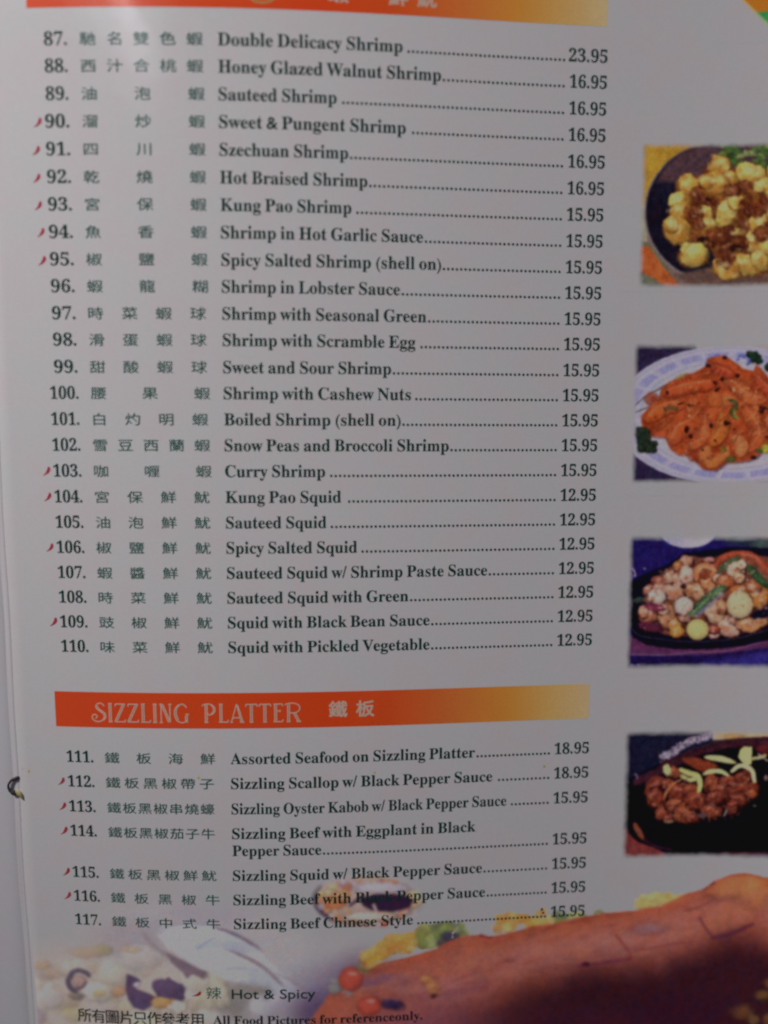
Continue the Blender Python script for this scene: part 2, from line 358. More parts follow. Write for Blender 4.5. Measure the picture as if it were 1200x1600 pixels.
def paint_salt_shrimp(X, Y):
    cv = Canvas(X, Y, (44, 34, 60)); rs = np.random.RandomState(5); cv.warp(3, 40)
    cv.poly([(640, 60), (1600, 60), (1600, 300), (700, 160), (650, 130)], (152, 142, 140), 14, tex=.06)
    cv.poly([(1080, 1150), (1200, 1120), (1600, 1060), (1600, 1300), (1100, 1300)], (70, 62, 52), 14)
    cx, cy, rx, ry = 905, 642, 905, 545
    def ell(k): return np.hypot((cv.X - cx) / (rx * k), (cv.Y - cy) / (ry * k))
    def ring(k, soft): return sstep(1 + soft, 1 - soft, ell(k))
    cv.lay(ring(1.0, .008), (158, 152, 170))
    ang = np.degrees(np.arctan2((cv.Y - cy) / ry, (cv.X - cx) / rx)) % 360
    e = ell(1)
    band = sstep(.815, .83, e) * sstep(.915, .90, e)
    seg = (ang % 16)
    pat = band * sstep(1.4, 2.0, seg) * sstep(14.4, 13.8, seg) * (.72 + .28 * (fbm(cv.X, cv.Y, 9, 4) - .5) * 2)
    cv.lay(pat * .8, (116, 112, 166))
    thin = band * sstep(.4, .7, seg) * sstep(1.3, 1.0, seg) * .6
    cv.lay(thin, (128, 122, 168))
    cv.lay(sstep(.945, .955, e) * sstep(.985, .97, e) * .25, (120, 116, 150))
    cv.lay(ring(.775, .012), (142, 134, 152)); cv.lay(ring(.762, .012), (160, 154, 164))
    cv.stroke([(165, 560), (250, 490), (360, 430), (480, 360)], 9, (62, 56, 62), 4); cv.stroke([(168, 615), (230, 590), (310, 560)], 8, (60, 56, 60), 4)
    cv.stroke([(175, 540), (280, 480)], 5, (120, 116, 122), 4)
    for _ in range(22):
        cv.blob(rs.uniform(690, 1070), rs.uniform(170, 245), rs.uniform(8, 26), rs.uniform(6, 15), [(86, 92, 160), (128, 124, 178), (160, 156, 178)][rs.randint(3)], rot=rs.uniform(0, 180), soft=.3)
    pts = [(212, 660), (222, 630), (262, 590), (350, 522), (372, 430), (450, 372), (560, 325), (640, 300), (720, 255), (738, 195), (800, 180), (870, 172), (950, 225), (1010, 275), (1090, 292), (1112, 240), (1150, 280), (1200, 340), (1330, 420), (1400, 640), (1330, 860),
           (1170, 900), (1120, 960), (1050, 995), (950, 1005), (885, 1010), (800, 1075), (700, 1060), (640, 1000), (600, 945), (500, 945), (440, 900), (405, 810), (290, 800), (225, 745)]
    cv.poly([(x + 12, y + 14) for x, y in pts], (96, 60, 72), 12, op=.8)
    cv.poly(pts, (158, 64, 32), 6, tex=.3, ts=80)
    inside = lambda x, y: ((x - 790) / 560) ** 2 + ((y - 640) / 370) ** 2 < .92 and not (x < 420 and y < 480) and not (x < 400 and y > 790)
    scatter(cv, rs, 40, 240, 1350, 260, 1000, 30, 80, [(170, 72, 36), (148, 56, 28), (178, 88, 44), (182, 102, 54), (136, 50, 28)], inside, .75, .4)
    # whole prawns lying over each other
    for L, w, c in [([(380, 480), (520, 430), (680, 400), (800, 400)], 110, (168, 66, 34)), ([(250, 690), (330, 610), (440, 560), (560, 560)], 120, (176, 76, 34)), ([(450, 870), (500, 760), (620, 690), (700, 580)], 150, (170, 74, 38)),
                    ([(560, 900), (660, 850), (720, 760), (720, 620)], 90, (176, 84, 44)), ([(830, 600), (860, 700), (820, 800), (760, 880)], 110, (182, 96, 40)), ([(840, 330), (950, 400), (1060, 500), (1200, 520)], 110, (176, 86, 46)),
                    ([(1000, 560), (1080, 660), (1140, 800), (1050, 930)], 130, (172, 80, 42)), ([(700, 960), (760, 1020), (860, 960), (900, 880)], 80, (184, 100, 48)), ([(1100, 330), (1200, 430), (1290, 560)], 100, (158, 60, 36)),
                    ([(760, 250), (860, 290), (940, 330)], 90, (152, 56, 34)), ([(930, 800), (1000, 870), (980, 960)], 100, (186, 108, 62))]:
        cv.stroke([(x + 5, y + 9) for x, y in L], w * 1.08, (104, 36, 26), 10, op=.65, taper=1.2)
        cv.stroke(L, w, c, 10, op=.92, lit=.28, tex=.22, taper=1.2)
        S = smooth_line(L, 7)
        for i in range(2, len(S) - 2, 3):
            t = S[i + 1] - S[i - 1]; t /= np.hypot(*t); nx, ny = -t[1], t[0]
            cv.stroke([(S[i][0] - nx * w * .4, S[i][1] - ny * w * .4), (S[i][0] + t[0] * 10, S[i][1] + t[1] * 10), (S[i][0] + nx * w * .4, S[i][1] + ny * w * .4)], 5, (128, 46, 28), 4, op=.55)
        cv.stroke([(x - 4, y - w * .2) for x, y in L], w * .1, (206, 130, 84), 7, op=.5, taper=1)
    scatter(cv, rs, 34, 260, 1300, 300, 980, 5, 16, [(58, 24, 22), (52, 34, 24), (206, 132, 78), (88, 32, 24), (200, 150, 100)], inside, .9, .5)
    for x, y, a, b, r in [(740, 250, 18, 16, 0), (870, 190, 18, 15, 0), (970, 330, 20, 18, 0), (850, 355, 16, 14, 0), (795, 385, 20, 14, 30), (815, 435, 28, 12, -40), (885, 700, 26, 22, 0), (575, 745, 20, 28, 20), (605, 800, 16, 18, 0), (765, 720, 16, 20, 0), (420, 460, 12, 16, 0), (1150, 600, 26, 20, 60), (1170, 580, 40, 12, 10), (530, 545, 26, 8, -20), (1090, 970, 22, 16, 0)]:
        cv.blob(x, y, a, b, (54, 24, 24), rot=r, soft=.25)
    cv.stroke([(870, 505), (930, 530), (960, 560), (930, 610), (940, 650), (980, 675)], 46, (66, 66, 36), 6, taper=1.3); cv.stroke([(945, 590), (950, 640), (985, 670)], 22, (128, 116, 50), 6, taper=1)
    cv.stroke([(400, 620), (430, 580), (480, 580), (510, 600)], 40, (84, 66, 40), 9, op=.85, taper=1); cv.blob(860, 905, 26, 30, (120, 88, 36), soft=.2); cv.blob(920, 985, 40, 26, (88, 84, 38), soft=.2); cv.blob(1140, 915, 34, 20, (70, 78, 36), soft=.2)
    cv.blob(1200, 900, 46, 40, (158, 152, 52), soft=.2); cv.blob(530, 335, 50, 16, (150, 120, 50), rot=-20, soft=.4, op=.7)
    for x, y, a, b in [(220, 770, 62, 46), (240, 830, 62, 58), (270, 890, 66, 52), (315, 860, 34, 26), (310, 915, 36, 26), (215, 900, 36, 36), (190, 790, 30, 40)]:
        cv.blob(x, y, a, b, (38, 48, 38), soft=.12, tex=.35)
    for x, y, a, b in [(1070, 165, 40, 30), (1105, 185, 42, 40), (1130, 215, 34, 30), (1085, 215, 20, 16), (1205, 265, 30, 36)]:
        cv.blob(x, y, a, b, (34, 48, 36), soft=.12, tex=.35)
    for _ in range(420):
        x = rs.uniform(230, 1500); y = rs.uniform(250, 1040); r = rs.uniform(4, 13)
        if inside(x, y):
            a = rs.uniform(-70, -10)
            cv.blob(x, y, r * 2.4, r * .8, [(196, 118, 66), (116, 40, 24), (152, 56, 32), (206, 140, 92), (92, 30, 24)][rs.randint(5)], rot=a, soft=.6, op=.3, rim=0, lit=0)
    soft_edges(cv, 98, 1160, 172, 150)
    return cv

def paint_seafood_platter(X, Y):
    cv = Canvas(X, Y, (34, 26, 84)); rs = np.random.RandomState(9); cv.warp(3, 36)
    cv.poly([(820, 70), (1600, 70), (1600, 330), (1150, 200), (900, 150)], (40, 44, 60), 30, tex=.2)
    cv.blob(1180, 150, 90, 50, (66, 78, 78), soft=.3); cv.blob(1000, 110, 120, 22, (86, 96, 108), soft=.4)
    cv.blob(585, 45, 226, 138, (152, 146, 168), soft=.03, rim=0, lit=-.1, tex=.06, seed=4, rough=.05)
    cv.poly([(60, 940), (140, 860), (260, 900), (1200, 880), (1600, 800), (1600, 960), (900, 1010), (500, 1030), (60, 1020)], (84, 42, 78), 14, tex=.12)
    cv.poly([(60, 1022), (700, 1030), (1600, 900), (1600, 1300), (60, 1300)], (32, 22, 66), 8, tex=.15)
    cv.poly([(700, 1085), (1000, 1020), (1600, 900), (1600, 1300), (500, 1300)], (46, 38, 112), 40, tex=.12)
    cv.stroke([(120, 1012), (400, 1020), (640, 1000), (900, 985), (1200, 900), (1500, 830)], 10, (122, 82, 116), 6, op=.8)
    cv.poly([(112, 520), (125, 450), (200, 400), (400, 320), (560, 220), (750, 200), (900, 175), (1200, 180), (1600, 300), (1600, 800), (1200, 900), (1000, 950), (760, 975), (480, 975), (260, 940), (150, 880), (118, 780)], (18, 13, 30), 8, tex=.2)
    cv.stroke([(125, 800), (200, 860), (320, 888), (560, 915), (860, 905), (1100, 850), (1300, 780)], 9, (62, 62, 76), 6, op=.75)
    cv.stroke([(130, 340), (150, 345), (165, 380), (160, 400)], 9, (192, 158, 190), 5); cv.stroke([(128, 370), (142, 400), (130, 425)], 8, (172, 130, 168), 6); cv.stroke([(150, 350), (172, 395)], 6, (180, 150, 180), 5)
    for x, y, r in [(140, 1100, 12), (190, 1098, 10), (170, 1105, 7)]:
        cv.blob(x, y, r, r, (130, 110, 160), soft=.4)
    cv.blob(200, 585, 62, 24, (46, 56, 52), rot=-10)
    cv.poly([(230, 500), (420, 350), (560, 240), (750, 260), (900, 230), (1300, 250), (1500, 500), (1250, 760), (1000, 850), (700, 880), (400, 860), (220, 760), (260, 640)], (112, 60, 46), 14, tex=.45, ts=60)
    cv.stroke([(775, 330), (850, 262), (950, 228), (1080, 240), (1180, 330), (1290, 460)], 52, (152, 66, 44), 6, lit=.25); cv.stroke([(1000, 232), (1080, 240), (1150, 285)], 12, (186, 106, 78), 6, op=.8)
    cv.stroke([(820, 380), (900, 300), (990, 252)], 42, (66, 82, 54), 6, taper=.6)
    F = [(565, 285, 62, 48, (188, 128, 102)), (512, 325, 46, 42, (156, 92, 48)), (370, 440, 70, 40, (150, 74, 58)), (440, 410, 46, 64, (184, 128, 104)), (500, 420, 42, 58, (188, 132, 112)), (575, 395, 56, 76, (196, 154, 138)),
         (750, 272, 46, 22, (178, 112, 102)), (280, 510, 56, 46, (172, 106, 92)), (350, 490, 60, 30, (182, 118, 100)), (470, 520, 96, 66, (186, 130, 104)), (340, 560, 74, 56, (198, 168, 156)),
         (625, 505, 80, 60, (176, 112, 70)), (665, 520, 52, 62, (190, 140, 104)), (740, 460, 60, 48, (186, 110, 66)), (825, 420, 50, 42, (198, 154, 130)), (880, 440, 70, 60, (168, 86, 50)), (780, 520, 60, 50, (150, 78, 56)),
         (265, 700, 76, 78, (176, 104, 78)), (230, 680, 40, 50, (192, 124, 98)), (420, 720, 80, 92, (178, 116, 76)), (380, 660, 60, 40, (196, 140, 116)), (480, 780, 56, 46, (188, 128, 70)), (500, 835, 62, 50, (196, 128, 48)),
         (560, 720, 56, 48, (160, 110, 96)), (555, 630, 80, 74, (192, 164, 152)), (1020, 530, 104, 84, (170, 92, 48)), (1130, 560, 90, 90, (188, 118, 54)), (1090, 480, 70, 44, (160, 84, 52)),
         (805, 690, 84, 96, (190, 152, 118)), (850, 640, 44, 60, (180, 116, 80)), (900, 800, 82, 84, (190, 142, 122)), (950, 740, 60, 40, (188, 138, 118)), (1050, 780, 96, 56, (174, 118, 84)), (1140, 750, 60, 50, (190, 134, 90)),
         (960, 345, 72, 60, (200, 172, 148)), (1000, 310, 40, 36, (206, 180, 158)), (980, 410, 44, 42, (190, 146, 116)), (790, 870, 40, 22, (196, 156, 150)), (790, 820, 46, 34, (142, 58, 52)), (1200, 660, 50, 40, (164, 100, 62)),
         (1300, 620, 80, 90, (180, 116, 84)), (1280, 480, 70, 60, (192, 150, 120)), (1400, 560, 80, 80, (160, 84, 50)), (1360, 720, 90, 50, (150, 90, 70))]
    for x, y, a, b, c in F:
        cv.blob(x + 3, y + 8, a * 1.06, b * 1.08, (66, 30, 34), soft=.12, op=.8)
        cv.blob(x, y, a, b, c, rot=rs.uniform(-20, 20), soft=.1, rim=.35, tex=.16)
        for _ in range(3):
            cv.blob(x + rs.uniform(-.5, .5) * a, y + rs.uniform(-.5, .5) * b, a * .3, b * .25, [(206, 160, 136), (150, 84, 52), (178, 96, 60)][rs.randint(3)], rot=rs.uniform(0, 180), soft=.4, op=.6)
    # curled shrimp
    cv.stroke([(650, 420), (660, 350), (720, 320), (780, 350), (770, 400)], 52, (182, 106, 66), 7, lit=.25, taper=.4); cv.stroke([(660, 370), (710, 325), (760, 340)], 10, (210, 152, 110), 6, op=.7)
    cv.blob(715, 400, 34, 30, (120, 52, 32), soft=.3)
    cv.stroke([(1000, 760), (1040, 810), (1110, 800), (1180, 720), (1250, 690)], 34, (180, 116, 72), 6, lit=.2)
    cv.stroke([(700, 440), (740, 480), (775, 470)], 34, (190, 118, 78), 6)
    cv.blob(320, 645, 96, 34, (112, 44, 66), rot=10); cv.blob(290, 800, 100, 38, (84, 34, 52), rot=14); cv.blob(550, 480, 26, 20, (50, 22, 30), soft=.3)
    cv.stroke([(618, 690), (700, 610), (780, 540), (850, 500)], 66, (62, 96, 64), 7, lit=.3, tex=.35); cv.stroke([(650, 715), (740, 640), (850, 540)], 26, (104, 104, 136), 8, op=.85, tex=.3)
    cv.stroke([(610, 700), (680, 640), (760, 560)], 9, (160, 184, 140), 6, op=.5)
    cv.stroke([(1058, 330), (1110, 390), (1185, 470)], 62, (44, 74, 46), 7, lit=.25, taper=.5)
    cv.poly([(1060, 700), (1190, 620), (1330, 650), (1200, 720), (1100, 740)], (20, 14, 34), 12)
    for x, y, a, b, c in [(985, 622, 102, 108, (190, 166, 126)), (660, 818, 88, 82, (188, 170, 104)), (555, 632, 72, 70, (194, 166, 154))]:
        cv.blob(x + 4, y + 8, a * 1.04, b * 1.04, (70, 36, 34), soft=.08, op=.8)
        cv.blob(x, y, a, b, c, soft=.05, rim=.22, lit=.06, tex=.05, rough=.12)
    for _ in range(60):
        x = rs.uniform(240, 1300); y = rs.uniform(330, 840)
        cv.blob(x, y, rs.uniform(5, 12), rs.uniform(4, 9), [(222, 190, 170), (90, 40, 36)][rs.randint(2)], soft=.4, op=.5)
    for _ in range(380):
        x = rs.uniform(220, 1400); y = rs.uniform(300, 860); r = rs.uniform(4, 12)
        if ((x - 760) / 560) ** 2 + ((y - 580) / 300) ** 2 < 1 and np.hypot(x - 985, y - 622) > 95 and np.hypot(x - 660, y - 818) > 80:
            cv.blob(x, y, r * 2, r * .9, [(214, 176, 154), (116, 56, 40), (170, 92, 58), (70, 30, 32), (196, 140, 96)][rs.randint(5)], rot=rs.uniform(0, 180), soft=.6, op=.3, rim=0, lit=0)
    for x, y, a, b, c in F:
        cv.blob(x - a * .25, y - b * .35, a * .32, b * .2, (216, 190, 170), rot=rs.uniform(-30, 10), soft=.8, op=.5, rim=0, lit=0)
    soft_edges(cv, 100, 1112, 132, 104)
    return cv

def paint_beef_platter(X, Y):
    cv = Canvas(X, Y, (28, 27, 46)); rs = np.random.RandomState(13); cv.warp(3, 36)
    cv.poly([(760, 40), (1600, 40), (1600, 200), (1000, 170), (780, 190)], (176, 148, 112), 12, tex=.12)
    cv.blob(940, 152, 80, 22, (176, 122, 64), soft=.4, op=.8)
    cv.poly([(40, 860), (120, 880), (260, 1000), (420, 1050), (900, 1060), (1600, 1000), (1600, 1300), (40, 1300)], (112, 46, 44), 14, tex=.15)
    cv.poly([(400, 1060), (1000, 1070), (1600, 1010), (1600, 1300), (500, 1300)], (56, 24, 44), 30, tex=.1)
    cv.poly([(88, 760), (84, 500), (300, 400), (560, 290), (900, 190), (1300, 150), (1600, 160), (1600, 1040), (1100, 1060), (700, 1080), (420, 1080), (250, 1000), (160, 930), (110, 850)], (13, 10, 20), 10, tex=.15)
    cv.poly([(240, 470), (380, 370), (600, 280), (900, 190), (1300, 150), (1600, 170), (1600, 330), (1150, 240), (900, 250), (640, 320), (450, 420), (250, 520)], (56, 27, 34), 12, tex=.25)
    cv.poly([(150, 480), (300, 420), (380, 440), (260, 520), (150, 540)], (60, 30, 42), 16)
    # rice along the rim
    for _ in range(230):
        t = rs.rand(); x = 370 + t * 420; yc = 352 - (t ** .85) * 200 - 15 + 10 * math.sin(t * 9); y = yc + rs.uniform(-38, 22) * (1 - .3 * t)
        a = rs.uniform(0, math.pi); L = rs.uniform(9, 20)
        cv.stroke([(x - L * math.cos(a), y - L * math.sin(a)), (x + L * math.cos(a), y + L * math.sin(a))], 7, [(158, 142, 160), (142, 124, 144), (172, 156, 166), (96, 76, 100)][rs.randint(4)], 3.5, op=.85)
    cv.stroke([(370, 368), (560, 290), (760, 220), (1000, 175), (1300, 150)], 12, (64, 30, 34), 6, op=.9)
    cv.poly([(540, 330), (640, 320), (800, 370), (830, 400), (700, 440), (560, 370)], (112, 46, 30), 10, tex=.2)
    cv.blob(1180, 255, 70, 40, (84, 30, 32), soft=.3)
    M = [(350, 560, 104, 96), (330, 640, 76, 96), (430, 530, 60, 50), (380, 760, 62, 54), (430, 800, 50, 36), (520, 600, 96, 76), (600, 580, 60, 56), (480, 700, 76, 54), (560, 760, 96, 80), (650, 665, 92, 78), (620, 800, 60, 36),
         (770, 740, 84, 56), (770, 540, 66, 84), (860, 590, 110, 110), (800, 640, 80, 60), (960, 560, 90, 90), (1040, 560, 90, 96), (980, 650, 70, 60), (930, 710, 52, 66), (900, 500, 80, 40), (1020, 470, 70, 50), (480, 440, 48, 46), (1080, 600, 50, 40)]
    for x, y, a, b in M:
        c = np.array([(124, 54, 38), (114, 48, 36), (134, 64, 42), (104, 44, 36)][rs.randint(4)])
        cv.blob(x + 4, y + 8, a * 1.08, b * 1.1, (40, 16, 22), soft=.14, op=.85)
        cv.blob(x, y, a, b, c, rot=rs.uniform(-30, 30), soft=.1, rim=.4, lit=.2, tex=.26)
        for _ in range(6):
            cv.blob(x + rs.uniform(-.6, .6) * a, y + rs.uniform(-.6, .6) * b, a * rs.uniform(.1, .28), b * rs.uniform(.08, .2), [(158, 90, 60), (84, 32, 30), (146, 76, 48), (172, 108, 84)][rs.randint(4)], rot=rs.uniform(0, 180), soft=.4, op=.6)
    cv.stroke([(395, 650), (412, 600), (460, 540), (540, 490)], 26, (158, 92, 52), 6, taper=.8)
    O = (176, 172, 112)
    cv.blob(424, 425, 36, 46, O, soft=.08, rot=-10)
    cv.stroke([(530, 420), (600, 450), (660, 470), (680, 530), (672, 590)], 46, (172, 168, 96), 6, lit=.2, taper=.3); cv.stroke([(540, 470), (600, 500), (650, 490)], 34, (164, 158, 100), 6)
    cv.stroke([(722, 322), (830, 332), (952, 362)], 48, O, 6, lit=.2, taper=.8)
    cv.poly([(990, 260), (1020, 235), (1082, 238), (1075, 372), (1030, 380), (975, 320)], (184, 180, 112), 7); cv.stroke([(1080, 330), (1140, 318), (1180, 300)], 26, (160, 150, 96), 5)
    cv.stroke([(925, 430), (980, 388), (1040, 392), (1085, 430), (1098, 505)], 38, (180, 174, 124), 6, lit=.15, taper=.4)
    cv.stroke([(710, 455), (760, 435), (840, 432), (898, 462)], 36, O, 6, lit=.2, taper=.5); cv.stroke([(1130, 290), (1200, 340)], 12, (170, 140, 120), 6)
    cv.blob(1030, 445, 34, 22, (80, 34, 28), soft=.3); cv.stroke([(870, 780), (890, 735)], 14, (128, 120, 116), 6); cv.blob(1185, 475, 18, 22, (120, 96, 100), soft=.4); cv.blob(1100, 695, 16, 10, (70, 76, 66), soft=.5); cv.blob(700, 780, 34, 22, (86, 70, 70), soft=.4); cv.blob(435, 828, 40, 14, (130, 96, 70), soft=.4)
    cv.stroke([(165, 450), (180, 460), (182, 480)], 12, (128, 116, 140), 6); cv.stroke([(100, 495), (112, 515)], 9, (122, 114, 140), 6)
    cv.stroke([(88, 780), (120, 880), (190, 960), (290, 1000)], 34, (16, 10, 18), 7)
    cv.stroke([(160, 835), (190, 890), (230, 955)], 46, (118, 60, 42), 8, taper=.7)
    cv.stroke([(230, 960), (330, 1020), (450, 1050)], 20, (70, 34, 48), 12, op=.7)
    for _ in range(360):
        x = rs.uniform(250, 1110); y = rs.uniform(440, 830); r = rs.uniform(3, 11)
        if ((x - 680) / 420) ** 2 + ((y - 640) / 190) ** 2 < 1 and not (640 < x < 710 and y < 600):
            cv.blob(x, y, r * 2, r * .9, [(156, 92, 66), (66, 24, 26), (132, 62, 42), (46, 18, 24), (174, 116, 92)][rs.randint(5)], rot=rs.uniform(0, 180), soft=.6, op=.32, rim=0, lit=0)
    for x, y, a, b in M:
        cv.blob(x - a * .2, y - b * .35, a * .35, b * .16, (176, 106, 82), rot=rs.uniform(-30, 10), soft=.8, op=.5, rim=0, lit=0)
    soft_edges(cv, 128, 1098, 100, 72)
    return cv

def paint_corner(X, Y):
    cv = Canvas(X, Y, (168, 96, 34))
    cv.poly([(1170, 21), (1230, 17), (1300, 20), (1300, 200), (1170, 60)], (52, 124, 70), 3, tex=.15, ts=14)
    d = (Y + 2) - (X - 1157) * .96
    cv.A = sstep(3.0, -1.5, d)
    cv.lay(sstep(-7, -1, d) * .55, (196, 170, 130))
    return cv

def paint_collage(X, Y):
    base = (146, 141, 143)
    cv = Canvas(X, Y, base); rs = np.random.RandomState(21); cv.warp(1.2, 12)
    A = np.zeros(X.shape)
    def fade(a):
        nonlocal A
        A = np.maximum(A, np.clip(a, 0, 1))
    def soft_ell(cx, cy, rx, ry, s=.35): return sstep(1 + s, 1 - s, np.hypot((X - cx) / rx, (Y - cy) / ry))
    # faded salad and squid picture at the left
    fade(soft_ell(150, 1610, 240, 130, .35)); cv.lay(soft_ell(140, 1590, 230, 130, .3), (158, 146, 138))
    cv.lay(soft_ell(205, 1470, 75, 32, .6) * .6, (134, 124, 132)); fade(soft_ell(240, 1465, 110, 55, .4)); cv.lay(soft_ell(330, 1425, 60, 22, .6) * .7, (138, 128, 142))
    for _ in range(60):
        x, y = rs.uniform(50, 400), rs.uniform(1500, 1680)
        cv.blob(x, y, rs.uniform(8, 26), rs.uniform(6, 16), [(166, 156, 146), (160, 140, 128), (168, 158, 134), (150, 138, 134), (172, 160, 158), (156, 144, 120)][rs.randint(6)], rot=rs.uniform(0, 180), soft=.35, op=.7, tex=.04, rim=.1)
    for x, y, a, b, c, o in [(140, 1487, 32, 9, (166, 128, 92), .7), (160, 1484, 16, 8, (142, 134, 92), .6), (66, 1508, 12, 7, (164, 128, 92), .7), (84, 1520, 16, 9, (158, 132, 112), .6), (180, 1520, 34, 22, (166, 156, 146), .8), (120, 1512, 30, 14, (164, 150, 140), .7),
                          (75, 1560, 24, 20, (162, 152, 148), .8), (150, 1550, 26, 16, (168, 158, 152), .9), (155, 1552, 11, 5, (156, 138, 96), .8), (186, 1549, 12, 8, (158, 122, 96), .9), (220, 1495, 40, 18, (160, 152, 148), .7), (205, 1484, 18, 5, (160, 130, 92), .5),
                          (330, 1550, 24, 26, (162, 154, 132), .7), (305, 1530, 22, 20, (166, 158, 148), .8), (115, 1585, 20, 12, (156, 142, 104), .6), (56, 1590, 16, 14, (128, 110, 128), .6), (44, 1575, 8, 16, (126, 112, 128), .6)]:
        cv.blob(x, y, a, b, c, soft=.3, op=o, tex=.06, rim=.15)
    cv.stroke([(110, 1526), (112, 1520), (124, 1516), (136, 1521), (139, 1524)], 7, (84, 70, 84), 1.8); cv.stroke([(112, 1522), (106, 1532), (110, 1543), (118, 1548)], 8, (82, 68, 82), 2); cv.blob(124, 1534, 12, 9, (148, 118, 112), soft=.2)
    cv.blob(120, 1556, 13, 6, (112, 100, 92), soft=.35, op=.9); cv.stroke([(118, 1547), (130, 1541), (133, 1536)], 5, (92, 76, 88), 2)
    cv.poly([(198, 1522), (207, 1524), (217, 1530), (222, 1534), (212, 1536), (208, 1540), (216, 1546), (232, 1552), (246, 1560), (240, 1570), (224, 1580), (209, 1574), (201, 1562), (196, 1546)], (80, 62, 88), 1.6, tex=.15, ts=8)
    cv.blob(214, 1539, 6, 4, (160, 148, 158), soft=.3); cv.blob(263, 1549, 26, 18, (80, 62, 88), rot=18, soft=.07, rim=.1, tex=.1); cv.blob(256, 1567, 20, 9, (166, 124, 80), soft=.25); cv.blob(278, 1574, 16, 10, (166, 158, 150), soft=.25)
    cv.stroke([(225, 1460), (240, 1477), (262, 1494), (290, 1512), (324, 1526)], 5, (128, 114, 118), 2.5, op=.9); cv.poly([(258, 1486), (280, 1498), (325, 1520), (318, 1530), (300, 1522), (292, 1530), (284, 1518), (268, 1504)], (104, 86, 96), 2.5)
    # pale spoon
    cv.poly([(246, 1460), (262, 1450), (290, 1445), (330, 1446), (365, 1458), (400, 1482), (425, 1508), (470, 1548), (440, 1556), (400, 1542), (350, 1528), (300, 1504), (262, 1482)], (158, 160, 170), 4, tex=.04)
    cv.blob(330, 1470, 60, 16, (150, 153, 176), rot=12, soft=.5, op=.9, rim=0, tex=.04); cv.blob(380, 1510, 50, 14, (154, 158, 178), rot=25, soft=.5, op=.7, rim=0, tex=.04)
    cv.stroke([(250, 1460), (264, 1449), (290, 1444), (322, 1445)], 2, (112, 106, 128), 1.2, op=.7); cv.stroke([(330, 1447), (360, 1457), (390, 1472), (411, 1487)], 5, (106, 90, 98), 1.8, taper=1.2); cv.stroke([(308, 1483), (320, 1474), (334, 1466)], 2, (110, 106, 120), 1.4, op=.7)
    cv.stroke([(352, 1483), (380, 1494), (410, 1510), (430, 1528), (446, 1544)], 6, (122, 106, 108), 2, taper=1); cv.stroke([(354, 1514), (380, 1513), (402, 1516)], 3, (132, 124, 128), 1.6, op=.8); cv.stroke([(430, 1520), (455, 1533), (474, 1543)], 3, (136, 120, 120), 1.6, op=.8)
    fade(soft_ell(360, 1510, 140, 85, .3)); cv.blob(385, 1566, 44, 32, (112, 104, 100), soft=.35, op=.8, tex=.1); cv.blob(345, 1556, 14, 24, (158, 150, 134), soft=.3, op=.8)
    cv.blob(450, 1580, 64, 28, (160, 156, 164), soft=.25, rim=0, tex=.04, lit=0)
    # purple fade round the roast
    cv.lay(soft_ell(540, 1572, 84, 66, .6) * .85, (98, 84, 110)); fade(soft_ell(540, 1566, 100, 84, .45)); cv.lay(soft_ell(590, 1530, 60, 55, .5) * .7, (92, 66, 84)); cv.lay(soft_ell(560, 1600, 130, 50, .4) * .85, (76, 56, 84))
    for x, y in [(430, 1600), (470, 1610), (410, 1640)]:
        cv.blob(x, y, 34, 16, (120, 108, 122), soft=.4, op=.6)
    # small round platter print under the last lines
    fade(soft_ell(573, 1408, 86, 42, .12))
    cv.lay(soft_ell(573, 1408, 98, 52, .06), base)
    cv.blob(573, 1408, 83, 38, (150, 126, 118), soft=.06, rim=.1, tex=.08)
    cv.stroke([(498, 1384), (491, 1398), (494, 1414), (505, 1428), (522, 1440)], 9, (54, 32, 60), 2); cv.stroke([(520, 1440), (560, 1447), (600, 1450), (636, 1444)], 4, (150, 98, 78), 2, op=.8)
    for _ in range(70):
        a = rs.uniform(0, 6.28); r = rs.uniform(.62, .98); x = 573 + 78 * r * math.cos(a); y = 1408 + 36 * r * math.sin(a)
        cv.blob(x, y, rs.uniform(4, 10), rs.uniform(3, 7), [(178, 108, 76), (172, 130, 110), (164, 122, 84), (176, 150, 140), (150, 80, 60), (150, 140, 154), (168, 152, 96)][rs.randint(7)], rot=rs.uniform(0, 180), soft=.3, op=.75)
    cv.blob(598, 1388, 44, 9, (152, 150, 166), soft=.3, op=.8); cv.blob(524, 1408, 17, 14, (178, 104, 66), soft=.15); cv.blob(534, 1399, 12, 8, (184, 120, 82), soft=.2); cv.blob(650, 1404, 16, 14, (176, 140, 108), soft=.2); cv.stroke([(662, 1396), (672, 1404), (664, 1418), (654, 1425)], 5, (126, 92, 92), 2, op=.8)
    cv.poly([(560, 1404), (590, 1397), (630, 1398), (647, 1406), (640, 1418), (615, 1425), (585, 1424), (568, 1416)], (46, 28, 50), 2, tex=.1); cv.stroke([(548, 1414), (558, 1406), (568, 1400)], 5, (70, 48, 70), 1.5); cv.stroke([(584, 1414), (588, 1426)], 4, (176, 152, 138), 1.5); cv.blob(580, 1432, 40, 7, (172, 150, 140), soft=.3)
    cv.blob(601, 1447, 6, 7, (164, 72, 58), soft=.2); cv.stroke([(650, 1452), (664, 1447), (676, 1446)], 5, (66, 44, 62), 2)
